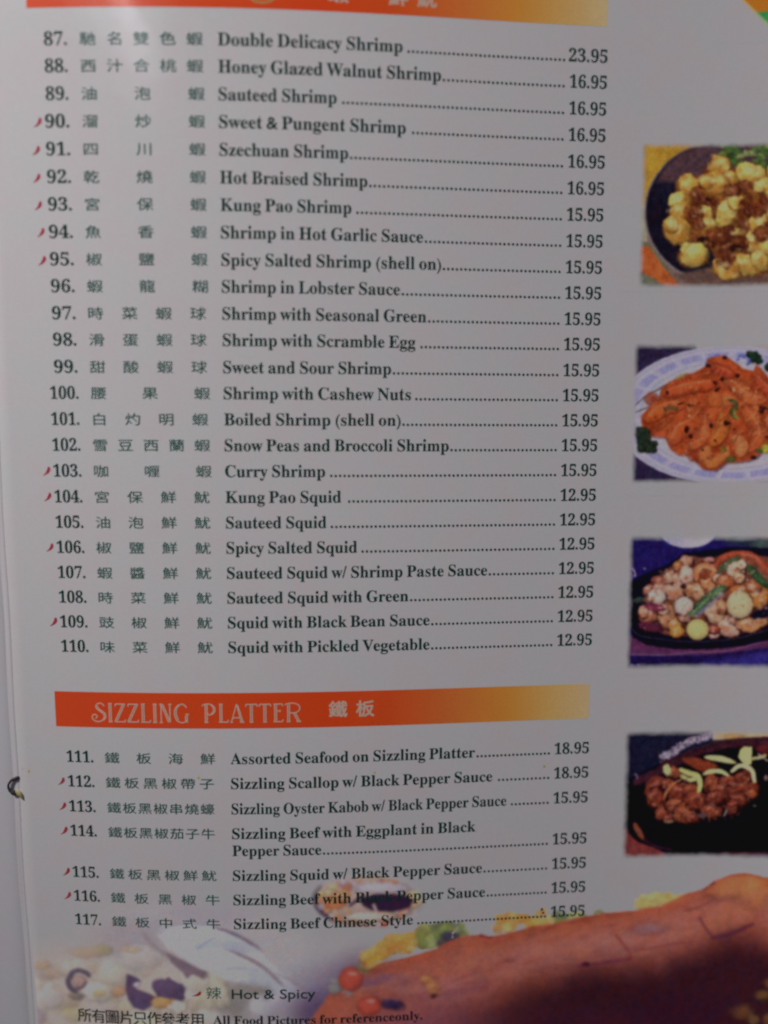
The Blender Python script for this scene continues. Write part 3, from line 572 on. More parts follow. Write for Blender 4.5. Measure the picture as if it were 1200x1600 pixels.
    # garnish behind the roast
    def cluster(n, x0, x1, y0, y1, cols, r0=5, r1=13, slope=0):
        for _ in range(n):
            x = rs.uniform(x0, x1); y = rs.uniform(y0, y1) + slope * (x - x0)
            r = rs.uniform(r0, r1)
            w = cv.win(x - r, x + r, y - r, y + r)
            if w is not None: A[w] = np.maximum(A[w], sstep(1.1, .9, np.hypot((X[w] - x) / r, (Y[w] - y) / (r * .8))))
            cv.blob(x, y, r, r * .8, cols[rs.randint(len(cols))], rot=rs.uniform(0, 180), soft=.45, op=.8, tex=.2, rim=.06, lit=.05, rough=.9)
    Yl = [(178, 138, 70), (170, 124, 58), (180, 146, 88), (162, 110, 52)]
    cluster(60, 565, 672, 1487, 1504, Yl, slope=-.33); cluster(34, 610, 672, 1462, 1484, Yl)
    G = [(124, 128, 72), (104, 112, 58), (138, 140, 88), (82, 86, 62)]
    cluster(50, 655, 732, 1445, 1478, G, 5, 12); cv.blob(703, 1464, 14, 9, (58, 54, 72), soft=.3); cv.blob(690, 1474, 9, 6, (66, 62, 66), soft=.3)
    cluster(34, 778, 862, 1432, 1452, Yl, 5, 12); cluster(6, 800, 850, 1422, 1430, Yl, 3, 6); cluster(30, 868, 915, 1428, 1446, G, 4, 9); cluster(6, 928, 944, 1422, 1428, [(104, 112, 72)], 3, 5)
    cluster(40, 996, 1068, 1398, 1416, [(172, 140, 80), (164, 128, 66), (174, 146, 92)], 5, 10); cluster(20, 1190, 1240, 1375, 1392, Yl, 5, 12)
    # the long roast
    top = [(520, 1545), (545, 1530), (565, 1517), (590, 1505), (640, 1494), (680, 1482), (702, 1470), (722, 1463), (752, 1459), (765, 1463), (800, 1456), (830, 1447), (870, 1442), (900, 1434), (945, 1426), (990, 1422), (1030, 1416), (1058, 1404), (1072, 1396), (1100, 1388), (1118, 1375), (1140, 1366), (1165, 1363), (1185, 1367), (1200, 1373), (1260, 1395), (1500, 1430)]
    D = cv.poly(top + [(1500, 1900), (440, 1900), (480, 1600)], (146, 68, 48), 2.5, tex=.12, ts=26)
    fade(sstep(-2.5, 2.5, D))
    ty = np.interp(X, [p[0] for p in top], [p[1] for p in top]); h = Y - ty
    xr = np.clip((X - 520) / 680, 0, 1)
    n = fbm(X, Y, 40, 31) - .5
    inside = sstep(-2, 2, D)
    cv.lay(inside * sstep(0, 26, h + 10 * n) * sstep(120, 60, h) * .8 * (.6 + .4 * xr), (146, 82, 70))
    cv.lay(inside * sstep(18, 40, h + 14 * n) * sstep(92, 56, h) * sstep(640, 860, X) * sstep(1130, 1000, X) * .5, (150, 94, 90))
    lim = np.interp(X, [500, 640, 720, 800, 900, 1000, 1100, 1200, 1300], [150, 130, 105, 88, 80, 82, 92, 98, 95])
    rag = 10 * (fbm(X, Y, 16, 35) - .5)
    cv.lay(inside * sstep(-44, 30, h - lim + 10 * n + rag) * sstep(620, 860, X + (Y - 1560) * .6) * .84, (76, 34, 36))
    cv.lay(inside * sstep(-8, 44, h - lim + 10 * n + rag) * sstep(700, 900, X + (Y - 1560) * .6) * .72, (34, 16, 26))
    cv.lay(inside * soft_ell(880, 1600, 190, 26, .5) * .35, (60, 26, 40))
    cv.lay(inside * sstep(40, 110, h + 16 * n) * sstep(820, 640, X) * .6, (104, 62, 86)); cv.lay(inside * soft_ell(600, 1535, 50, 14, .6) * .55, (96, 66, 100)); cv.lay(inside * soft_ell(690, 1545, 60, 18, .7) * .4, (160, 104, 104))
    cv.stroke([(585, 1560), (640, 1556), (700, 1552), (760, 1540)], 12, (108, 52, 62), 8, op=.5); cv.blob(612, 1570, 18, 8, (48, 34, 64), rot=6, soft=.4)
    cv.blob(675, 1542, 16, 9, (172, 122, 62), rot=55, soft=.35, op=.75); cv.blob(664, 1530, 8, 5, (168, 122, 62), soft=.4, op=.7); cv.blob(678, 1556, 5, 4, (70, 34, 40), soft=.4)
    for k_ in range(260):
        x = rs.uniform(560, 1300); t_ = np.interp(x, [p[0] for p in top], [p[1] for p in top]); y = t_ + rs.uniform(4, 75)
        cv.blob(x, y, rs.uniform(5, 22), rs.uniform(1.5, 5), [(152, 84, 62), (122, 52, 44), (150, 96, 84), (104, 44, 44), (160, 92, 60)][rs.randint(5)], rot=-14 + rs.uniform(-12, 12), soft=.8, op=.24, rim=0, lit=0)
    fr = fbm(X, Y, 5, 61, 4) - .5
    cv.shade(inside * np.abs(fr) * 2.2, .88)
    cv.blob(1150, 1385, 40, 16, (164, 100, 58), rot=-8, soft=.6, op=.7, tex=.1); cv.blob(1185, 1395, 30, 24, (160, 96, 52), soft=.6, op=.6)
    dk = (84, 36, 48)
    cv.stroke([(963, 1461), (978, 1480), (990, 1500)], 4, (118, 50, 46), 2); cv.stroke([(992, 1486), (1030, 1479), (1067, 1472)], 3, (112, 52, 50), 1.8, op=.9); cv.poly([(972, 1466), (1064, 1458), (1068, 1470), (994, 1484)], (150, 84, 72), 9, op=.35)
    cv.stroke([(1072, 1423), (1095, 1416), (1120, 1403)], 3, (110, 52, 46), 1.6, op=.9); cv.stroke([(1093, 1434), (1104, 1452), (1114, 1464)], 3, dk, 1.8); cv.stroke([(1112, 1466), (1140, 1459), (1176, 1444)], 7, (78, 34, 46), 2.6, taper=.5); cv.poly([(1096, 1428), (1165, 1408), (1176, 1438), (1116, 1460)], (150, 86, 62), 9, op=.4)
    cv.stroke([(905, 1510), (940, 1505), (985, 1498)], 5, (92, 40, 52), 2.5); cv.blob(915, 1506, 6, 4, (60, 24, 38), soft=.3); cv.blob(1015, 1452, 26, 8, (112, 78, 88), rot=-5, soft=.6, op=.55)
    for x, y, r in [(757, 1459, 8), (765, 1463, 5), (1112, 1380, 6), (1100, 1386, 5)]:
        cv.blob(x, y, r, r * .7, (130, 50, 46), soft=.25)
    for _ in range(30):
        x = rs.uniform(1130, 1330); y = rs.uniform(1545, 1680) - (x - 1130) * .3
        cv.blob(x, y, rs.uniform(8, 20), rs.uniform(6, 14), [(96, 62, 34), (84, 52, 34), (104, 74, 42), (60, 38, 34)][rs.randint(4)], soft=.45, op=.75)
    cv.lay(soft_ell(1060, 1580, 80, 28, .6) * .8, (44, 20, 32))
    # little tomatoes and flower stalk
    cv.stroke([(520, 1532), (530, 1537), (545, 1550)], 12, (116, 112, 114), 4, op=.9); cv.blob(522, 1545, 12, 8, (112, 108, 108), soft=.3)
    for x, y, a, b in [(548, 1530, 19, 19), (577, 1572, 19, 16)]:
        cv.blob(x, y, a, b, (162, 64, 52), soft=.16, rim=.3, lit=.1, tex=.06, rough=.15); cv.blob(x + 3, y - 8, 8, 3, (206, 118, 104), soft=.5, op=.8)
    cv.stroke([(558, 1513), (568, 1520), (578, 1516), (580, 1508)], 5, (106, 86, 62), 1.6); cv.blob(570, 1510, 14, 7, (112, 88, 58), soft=.3); cv.blob(586, 1502, 18, 9, (184, 122, 50), rot=-30, soft=.3)
    cv.A = A * sstep(18, 60, X + .18 * (Y - 1500))
    finish(cv, .9, .9, .10, .2)
    return cv

# ---------------------------------------------------------------- the sheets
U0, U1, V0, V1 = -23., 1400., -150., 1800.
us = np.concatenate([np.linspace(U0, 10, 14)[:-1], np.arange(10, U1 + 1, 10)])
vs = np.arange(V0, V1 + 1, 10)
UU, VV = np.meshgrid(us, vs)
page = grid_obj('menu_page', surf(UU, VV), M_paper)
sol = page.modifiers.new('thickness', 'SOLIDIFY'); sol.thickness = 1.6 * S; sol.offset = -1
page['label'] = 'laminated white page listing numbered shrimp and squid dishes with prices and four food pictures'
page['category'] = 'menu page'

# facing page: falls into the spine and rises again to the left
def facing(u, v, lift=0.):
    e = (-23. - u)                       # distance left of the spine
    P = surf(np.full_like(u, -23.), v, 0)
    P[..., 0] = P[..., 0] - e * S * .995
    z = 3.4 * (1 - np.exp(-e / 9.)) - .13 * e - .00004 * e * e
    P[..., 2] = P[..., 2] + (z + lift - .3) * S
    return P
uf = np.concatenate([-23. + .0 - np.arange(0, 40, 3), -63 - np.arange(4, 420, 14)])[::-1]
UF, VF = np.meshgrid(uf, vs)
face = grid_obj('facing_page', facing(UF, VF), M_facing)
sol = face.modifiers.new('thickness', 'SOLIDIFY'); sol.thickness = 1.6 * S; sol.offset = -1
face['label'] = 'blank lilac-white margin of the facing laminated page left of the spine'
face['category'] = 'menu page'

# grey film strip along the spine
wv = vs
cu = -22 + 1.0 * np.sin(wv / 130.) + .8 * np.sin(wv / 47.)
k = np.linspace(-1, 1, 7)
SU = cu[:, None] + 5.2 * k[None, :]
P = surf(np.maximum(SU, -23.), np.repeat(wv[:, None], 7, 1), 0)
P[..., 0] += np.minimum(SU + 23., 0) * S
P[..., 2] += (.35 + 1.3 * (1 - k[None, :] ** 2)) * S
strip = grid_obj('spine_strip', P, M_crease, page); strip['label'] = 'grey strip of plastic film down the spine'

# leaves below, as one solid block with its flat back on the table
ZT = -95 * S
def block():
    uu = np.concatenate([uf, us[1:]]); rows = []
    A, B = np.meshgrid(uu, vs)
    left = A <= -23
    T = surf(np.maximum(A, -23.), B, -4.)
    Fc = facing(np.minimum(A, -23.), B, -4.)
    T = np.where(left[..., None], Fc, T)
    r, c = T.shape[:2]
    Bt = T.copy(); Bt[..., 2] = ZT
    co = np.concatenate([T.reshape(-1, 3), Bt.reshape(-1, 3)])
    idx = np.arange(r * c).reshape(r, c); o = r * c; f = []
    for i in range(r - 1):
        for j in range(c - 1):
            f.append((idx[i + 1, j], idx[i + 1, j + 1], idx[i, j + 1], idx[i, j]))
    for i in range(r - 1):
        f.append((idx[i, 0], idx[i, 0] + o, idx[i + 1, 0] + o, idx[i + 1, 0])); f.append((idx[i, -1], idx[i + 1, -1], idx[i + 1, -1] + o, idx[i, -1] + o))
    for j in range(c - 1):
        f.append((idx[0, j], idx[0, j + 1], idx[0, j + 1] + o, idx[0, j] + o)); f.append((idx[-1, j], idx[-1, j] + o, idx[-1, j + 1] + o, idx[-1, j + 1]))
    f.append((idx[0, 0] + o, idx[0, -1] + o, idx[-1, -1] + o, idx[-1, 0] + o))
    return co, [tuple(int(q) for q in x) for x in f]
co, fc = block()
blk = mesh_obj('page_stack', co, fc, M_edge, page, smooth=False)
tb = mesh_obj('table_top', [(-.6, -.6, ZT - .0002), (.6, -.6, ZT - .0002), (.6, .6, ZT - .0002), (-.6, .6, ZT - .0002), (-.6, -.6, ZT - .03), (.6, -.6, ZT - .03), (.6, .6, ZT - .03), (-.6, .6, ZT - .03)],
              [(0, 1, 2, 3), (7, 6, 5, 4), (0, 4, 5, 1), (1, 5, 6, 2), (2, 6, 7, 3), (3, 7, 4, 0)], M_table, smooth=False)
tb['kind'] = 'structure'

# ---------------------------------------------------------------- printed pictures
PB = .762
def ink_colors(C, A, ref):
    ref = np.asarray(ref, float)
    L = lin(np.clip(C, 0, 255)) / lin(ref).mean(-1, keepdims=True) * PB
    L = np.clip(L - .020, .003, .95)
    return np.concatenate([L, np.clip(A, 0, 1)[..., None]], -1)

def picture(name, fn, corners, w, h, ref, label, ext=1.42, step=4.0):
    (a, b, c, d) = [np.array(p, float) for p in corners]           # top left, top right, bottom left, bottom right
    xs = np.arange(40, w * ext, step); ys = np.arange(60, h - 20, step)
    X, Y = np.meshgrid(xs, ys)
    s = (X / w)[..., None]; t = (Y / h)[..., None]
    UV = a * (1 - s) * (1 - t) + b * s * (1 - t) + c * (1 - s) * t + d * s * t
    cv = fn(X, Y)
    if w > 500:
        cv.A = cv.A * sstep(w * ext - 20, w * ext - 60, X)
    C = cv.C
    o = grid_obj(name, surf(UV[..., 0], UV[..., 1], .07), M_print, page, ink_colors(C, cv.A, ref))
    o['label'] = label
    return o
picture('food_photo', paint_walnut_shrimp, [(967.7, 170.3), (1213.8, 169.2), (975.5, 430.4), (1226.6, 429.6)], 1200, 1300, (153, 149, 153), 'picture of pale walnut shrimp on a black plate')
picture('food_photo', paint_salt_shrimp, [(977.4, 491.9), (1229.5, 491.2), (985.5, 765.0), (1242.1, 764.4)], 1200, 1300, (151, 147, 150), 'picture of orange shrimp on a blue-rimmed oval plate')
picture('food_photo', paint_seafood_platter, [(986.8, 808.1), (1244.0, 807.4), (994.6, 1071.8), (1255.4, 1070.1)], 1200, 1200, (153, 147, 149), 'picture of mixed seafood on an iron plate over purple cloth')
picture('food_photo', paint_beef_platter, [(996.6, 1139.3), (1258.1, 1137.2), (1004.6, 1415.7), (1269.0, 1410.3)], 1200, 1200, (146, 141, 144), 'picture of brown beef with pale onion on a black plate')

# corner picture at the top right: its drawing units are the page's own
xs = np.arange(1120, 1400, 1.5); ys = np.arange(-130, 40, 1.5)
UU, VV = np.meshgrid(xs, ys)
X = 1140 + (UU - 1145.0) * 60 / 59.1; Y = 0 + (VV + 25.7) * 60 / 57.5
cv = paint_corner(X, Y)
o = grid_obj('corner_print', surf(UU, VV, .07), M_print, page, ink_colors(cv.C, cv.A, (143, 138, 142))); o['label'] = 'orange and green printed corner shape at the top'

# collage along the foot of the page
CX = [508.3, 0.93, -0.02, -0.06, 456.03, -7.97, 0.08, -0.16, -6.97, 2.27, 0.09, 0.2, -11.14, 0.11, -0.13, 0.09, 4.72, -0.21, 0.01, -0.12, 1.85, -0.03, 0.04, 0.03]
CY = [1494.49, 168.58, -3.26, -0.02, -12.89, 1.15, 1.14, 0.06, -20.78, -4.47, 0.03, 0.09, 8.7, 1.5, -0.07, -0.07, 4.43, 0.92, 0.01, -0.05, -0.25, -0.03, -0.01, 0.03]
xs = np.arange(-10, 1340, 1.6); ys = np.arange(1385, 1790, 1.6)
UU, VV = np.meshgrid(xs, ys)
a = (UU - 500) / 500; b = (VV - 1550) / 200
Bs = [a ** i * b ** j for i in range(6) for j in range(4)]
X = sum(c * q for c, q in zip(CX, Bs)); Y = sum(c * q for c, q in zip(CY, Bs))
cv = paint_collage(X, Y)
kx = np.clip(X / 1200, 0, 1)[..., None]; ky = np.clip((Y - 1380) / 220, 0, 1)[..., None]
ref = (np.array((144, 140, 142)) * (1 - kx) + np.array((131, 126, 130)) * kx) * (1 - .02 * ky)
o = grid_obj('food_collage', surf(UU, VV, .04), M_print, page, ink_colors(cv.C, cv.A, ref)); o['label'] = 'faded food pictures and long red-brown roast along the foot'

# ---------------------------------------------------------------- orange section banners
def banner(v0, v1, label, u0=55.4, u1=951.5):
    us_ = np.arange(u0, u1 + .1, (u1 - u0) / 220); vs_ = np.linspace(v0, v1, 24)
    A, B = np.meshgrid(us_, vs_)
    t = (A - u0) / (u1 - u0)
    stops = [0, .1, .35, .5, .62, .74, .84, .92, 1]
    cols = np.array([(176, 60, 34), (176, 58, 32), (170, 56, 29), (160, 53, 26), (152, 58, 28), (148, 80, 40), (148, 98, 42), (148, 116, 68), (146, 126, 94)], float)
    C = np.stack([np.interp(t, stops, cols[:, k]) for k in range(3)], -1)
    C = C * (1 + .05 * (fbm(A, B, 60, 3)[..., None] - .5))
    refc = np.array((152, 147, 149)) * (1 - .13 * t[..., None])
    o = grid_obj('section_banner', surf(A, B, .10), M_print, page, ink_colors(C, np.ones(A.shape), refc)); o['label'] = label
banner(-55, 17.1, 'orange banner across the top fading to tan')
banner(1080.6, 1141.1, 'orange banner reading SIZZLING PLATTER fading to tan')

# ---------------------------------------------------------------- lettering
def math_bold(c):
    if 'A' <= c <= 'Z': return chr(0x1D400 + ord(c) - 65)
    if 'a' <= c <= 'z': return chr(0x1D41A + ord(c) - 97)
    if '0' <= c <= '9': return chr(0x1D7CE + ord(c) - 48)
    return c
_want = {}
def want(key, body, off=0., space=None):
    if key not in _want: _want[key] = (body, off)
_glyph = {}
def make_glyphs():
    """outline of every needed character, evaluated once from the built-in type"""
    obs = {}
    for key, (body, off) in _want.items():
        c = bpy.data.curves.new('type', 'FONT'); c.body = body; c.resolution_u = 3; c.offset = off
        o = bpy.data.objects.new('type', c); COL.objects.link(o); obs[key] = o
    dg = bpy.context.evaluated_depsgraph_get(); dg.update()
    for key, o in obs.items():
        me = bpy.data.meshes.new_from_object(o.evaluated_get(dg))
        co = np.zeros(len(me.vertices) * 3); me.vertices.foreach_get('co', co)
        co = co.reshape(-1, 3)[:, :2]
        _glyph[key] = (co, [tuple(p.vertices) for p in me.polygons])
        bpy.data.meshes.remove(me)
    for o in obs.values():
        c = o.data; bpy.data.objects.remove(o); bpy.data.curves.remove(c)

BOLD = .004
def disc(r, cx, cy, n=10):
    a = np.arange(n) * 2 * math.pi / n
    return np.stack([cx + r * np.cos(a), cy + r * np.sin(a)], -1), [tuple(range(n))]

def want_serif(txt):
    for c in txt:
        if c in ' .': continue
        b = math_bold(c)
        o = (BOLD + .001 if c.isdigit() else BOLD) if b != c else (.014 if c == '&' else .004)
        want(('s', c), b, o); want(('sH', c), b + math_bold('H'), o)
    want(('s', 'H'), math_bold('H'), BOLD)

def layout_serif(txt, heavy=False):
    """-> points (em units, y up), faces"""
    x = 0.; CO = []; F = []; n = 0
    hmax = _glyph[('s', 'H')][0][:, 0].max()
    for c in txt:
        if c == ' ': x += .215; continue
        if c == '.':
            co, f = disc(.084, x + .115, .070); adv = .26
        else:
            co, f = _glyph[('s', c)]; adv = _glyph[('sH', c)][0][:, 0].max() - hmax
            co = co.copy()
            y = co[:, 1]
            if c.islower():
                xh, asc, k = .473, .676, .935
                co[:, 1] = np.where(y < 0, y * 1.0, np.where(y < xh, y * k, xh * k + (y - xh) * (asc * 1.0 - xh * k) / (asc - xh)))
            elif c.isupper(): co[:, 1] = y * .975
            elif c == '&': co[:, 1] = y * .92
            elif c in '()': co[:, 1] = y * .9
            co[:, 0] += x
        CO.append(co); F += [tuple(i + n for i in q) for q in f]; n += len(co); x += adv
    return np.concatenate(CO), F

def type_on_page(name, co, faces, u0, u1, v, size, mat, lift=.22, label=None, v_end=None, parent=page):
    """set lettering between u0 and u1 with its baseline at v"""
    lo, hi = co[:, 0].min(), co[:, 0].max()
    t = (co[:, 0] - lo) / (hi - lo)
    u = u0 + t * (u1 - u0)
    vb = v + (t * (v_end - v) if v_end is not None else 0)
    P = surf(u, vb - co[:, 1] * size, lift)
    o = mesh_obj(name, P, faces, mat, parent, smooth=False)
    if label: o['label'] = label
    return o

ROWS = [  # number, chili, chinese, dish, baseline, name end, leader start, price
 (87, 0, '馳名雙色蝦', 'Double Delicacy Shrimp', 71.7, 626.3, 636, '23.95'), (88, 0, '西汁合桃蝦', 'Honey Glazed Walnut Shrimp', 111.2, 686.6, 695, '16.95'),
 (89, 0, '油泡蝦', 'Sauteed Shrimp', 151.8, 524.4, 535.2, '16.95'), (90, 1, '溜炒蝦', 'Sweet & Pungent Shrimp', 192.3, 631.7, 643.7, '16.95'),
 (91, 1, '四川蝦', 'Szechuan Shrimp', 233.3, 541.9, 549.8, '16.95'), (92, 1, '乾燒蝦', 'Hot Braised Shrimp', 274.5, 571.7, 578.7, '16.95'),
 (93, 1, '宮保蝦', 'Kung Pao Shrimp', 315.5, 546.7, 556.7, '15.95'), (94, 1, '魚香蝦', 'Shrimp in Hot Garlic Sauce', 356.8, 659.8, 667, '15.95'),
 (95, 1, '椒鹽蝦', 'Spicy Salted Shrimp (shell on)', 398.0, 688.9, 696, '15.95'), (96, 0, '蝦龍糊', 'Shrimp in Lobster Sauce', 438.8, 623.4, 629.6, '15.95'),
 (97, 0, '時菜蝦球', 'Shrimp with Seasonal Green', 480.1, 665.8, 674, '15.95'), (98, 0, '滑蛋蝦球', 'Shrimp with Scramble Egg', 520.7, 648.4, 658.8, '15.95'),
 (99, 0, '甜酸蝦球', 'Sweet and Sour Shrimp', 562.6, 609.5, 615.7, '15.95'), (100, 0, '腰果蝦', 'Shrimp with Cashew Nuts', 603.2, 641.6, 651, '15.95'),
 (101, 0, '白灼明蝦', 'Boiled Shrimp (shell on)', 644.1, 625.2, 630.4, '15.95'), (102, 0, '雪豆西蘭蝦', 'Snow Peas and Broccoli Shrimp', 684.9, 704.0, 709.3, '15.95'),
 (103, 1, '咖喱蝦', 'Curry Shrimp', 726.0, 503.7, 514.0, '15.95'), (104, 1, '宮保鮮魷', 'Kung Pao Squid', 767.3, 529.2, 542.6, '12.95'),
 (105, 0, '油泡鮮魷', 'Sauteed Squid', 808.3, 505.4, 514.7, '12.95'), (106, 1, '椒鹽鮮魷', 'Spicy Salted Squid', 849.1, 554.9, 564.3, '12.95'),
 (107, 0, '蝦醬鮮魷', 'Sauteed Squid w/ Shrimp Paste Sauce', 890.2, 770.7, 776, '12.95'), (108, 0, '時菜鮮魷', 'Sauteed Squid with Green', 930.9, 639.2, 643.4, '12.95'),
 (109, 1, '豉椒鮮魷', 'Squid with Black Bean Sauce', 971.9, 674.7, 680, '12.95'), (110, 0, '味菜鮮魷', 'Squid with Pickled Vegetable', 1012.9, 675.0, 680.4, '12.95'),
 (111, 0, '鐵板海鮮', 'Assorted Seafood on Sizzling Platter', 1202.3, 754.5, 761.1, '18.95'), (112, 1, '鐵板黑椒帶子', 'Sizzling Scallop w/ Black Pepper Sauce', 1245.7, 785.1, 797.3, '18.95'),
 (113, 1, '鐵板黑椒串燒蠔', 'Sizzling Oyster Kabob w/ Black Pepper Sauce', 1290.1, 810.4, 820.5, '15.95'), (114, 1, '鐵板黑椒茄子牛', 'Sizzling Beef with Eggplant in Black', 1333.9, 757.5, None, None),
 (0, 0, '', 'Pepper Sauce', 1364.2, 494.0, 500.7, '15.95'), (115, 1, '鐵板黑椒鮮魷', 'Sizzling Squid w/ Black Pepper Sauce', 1409.0, 769.8, 776.5, '15.95'),
 (116, 1, '鐵板黑椒牛', 'Sizzling Beef with Black Pepper Sauce', 1453.1, 776.0, 782.8, '15.95'), (117, 0, '鐵板中式牛', 'Sizzling Beef Chinese Style', 1497.0, 650.3, 660.3, '15.95')]

CJK_OFF = 0.
for r in ROWS:
    want_serif(r[3]); want_serif(str(r[0]) + '0123456789')
    for c in r[2]: want(('c', c), c, CJK_OFF)
want_serif('All Food Pictures for referenceonly')
for c in '所有圖片只作參考用': want(('b', c), c, 0.)
for c in '辣': want(('c', c), c, CJK_OFF)
for c in '鐵板蝦鮮魷': want(('h', c), c, 0.)
want(('t', 'hot'), 'Hot & Spicy', .010)
make_glyphs()

def cjk(keys, centres, v_mid, w, h, name, mat, label=None, skew=0., vs_mid=None, lift=.22, fat=0.):
    CO = []; F = []; n = 0; LF = []
    # heavy type is struck several times, each a hair above the last
    hits = [(0, 0)] if not fat else [(fat * math.cos(q), fat * math.sin(q)) for q in (np.arange(6) * math.pi / 3 if fat > .5 else np.array([.6, 3.74]))]
    for j, (fx, fy) in enumerate(hits):
      for i, (k_, cx) in enumerate(zip(keys, centres)):
        co, f = _glyph[k_]
        lo, hi = co.min(0), co.max(0)
        x = (co[:, 0] - (lo[0] + hi[0]) / 2) * w; y = (co[:, 1] - .36) * h
        vm = v_mid if vs_mid is None else vs_mid[i]
        CO.append(np.stack([cx + x + skew * y + fx, vm - y + fy], -1)); LF.append(np.full(len(co), lift + .02 * j)); F += [tuple(q + n for q in t) for t in f]; n += len(co)
    co = np.concatenate(CO)
    o = mesh_obj(name, surf(co[:, 0], co[:, 1], np.concatenate(LF)), F, mat, page, smooth=False)
    if label: o['label'] = label
    return o

# chili mark: a plump pod with a bent tail
pod = smooth_line([(4.6, 7.6), (5.2, 4.6), (4.6, 1.2), (2.2, -2.2), (-.8, -5.0), (-5.6, -7.8)], 5)
def chili_shape(sx=1., rot=0.):
    n = len(pod); t = np.linspace(0, 1, n)
    wd = np.interp(t, [0, .12, .35, .6, .8, 1], [.5, 2.1, 3.0, 2.4, 1.3, .35])
    d = np.gradient(pod, axis=0); d /= np.hypot(d[:, 0], d[:, 1])[:, None]
    nn = np.stack([-d[:, 1], d[:, 0]], -1)
    L = pod + nn * wd[:, None]; Rr = pod - nn * wd[:, None]
    co = np.concatenate([L, Rr]); f = [(i, i + 1, n + i + 1, n + i) for i in range(n - 1)]
    c, s = math.cos(rot), math.sin(rot)
    return np.stack([(co[:, 0] * c - co[:, 1] * s) * sx, (co[:, 0] * s + co[:, 1] * c) * sx], -1), f
def chili(u, v, sx=1., rot=0.):
    co, f = chili_shape(sx, rot)
    o = mesh_obj('chili_mark', surf(u + co[:, 0], v - co[:, 1], .22), f, M_red, page, smooth=False)
CH = {90: (68.2, 184.1), 91: (64.1, 225.6), 92: (63.6, 266.5), 93: (64.5, 307.6), 94: (67.0, 348.0), 95: (67.4, 390.5)}

EM = 28.2
for num, hot, chi, dish, v, ue, ud, price in ROWS:
    if num:
        t = str(num) + '.'
        co, f = layout_serif(t)
        type_on_page('item_number', co, f, {2: 78.5, 3: 70.6}[len(t) - 1] + (2.2 if 87 <= num <= 89 else 0), 116.2, v, EM * .99, M_green)
        n = len(chi); sc = {3: 163.4 / 2, 4: 159.5 / 3, 5: 162 / 4, 6: 157 / 5, 7: 157 / 6}[n]
        cjk([('c', c) for c in chi], [148 + i * sc for i in range(n)], v - 8.6, 26.0 if n < 7 else 24.6, 20.5, 'chinese_name', M_cgreen, fat=.22)
        if hot:
            u_, v_ = CH.get(num, (60.8, v - 8.8))
            chili(u_ - 2.2, v_, .90 + .04 * math.sin(num))
    co, f = layout_serif(dish)
    type_on_page('dish_name', co, f, 345, ue, v, EM, M_green)
    if price:
        u_first = ud - .5 if ud - ue > 8.5 else ue + 4.6
        k = int(round((882.9 - u_first) / 7.05)); CO = []; F = []; n = 0
        for i in range(k + 1):
            x = 882.9 - i * (882.9 - u_first) / k
            c_, q = disc(2.15, x, -1.6 - .2 * math.sin(i * 2.3), 8)
            CO.append(c_); F += [tuple(j + n for j in p) for p in q]; n += len(c_)
        c_ = np.concatenate(CO)
        o = mesh_obj('dot_leader', surf(c_[:, 0], v + c_[:, 1] , .22), F, M_green, page, smooth=False); o['kind'] = 'stuff'
        co, f = layout_serif(price)
        type_on_page('price', co, f, 890.6 if price[0] == '2' else 893.0, 953.4, v, EM * .99, M_green)

# banner signs
cjk([('h', '鐵'), ('h', '板')], [523.2, 568.2], 1111.2, 31.5, 29.5, 'banner_characters', M_cream, 'pale heading characters on the lower banner', fat=.75)
cjk([('h', '蝦'), ('h', '鮮'), ('h', '魷')], [528, 619.5, 664], -9.5, 31.5, 29.5, 'banner_characters', M_cream, 'pale heading characters cut by the top of the picture', fat=.75)

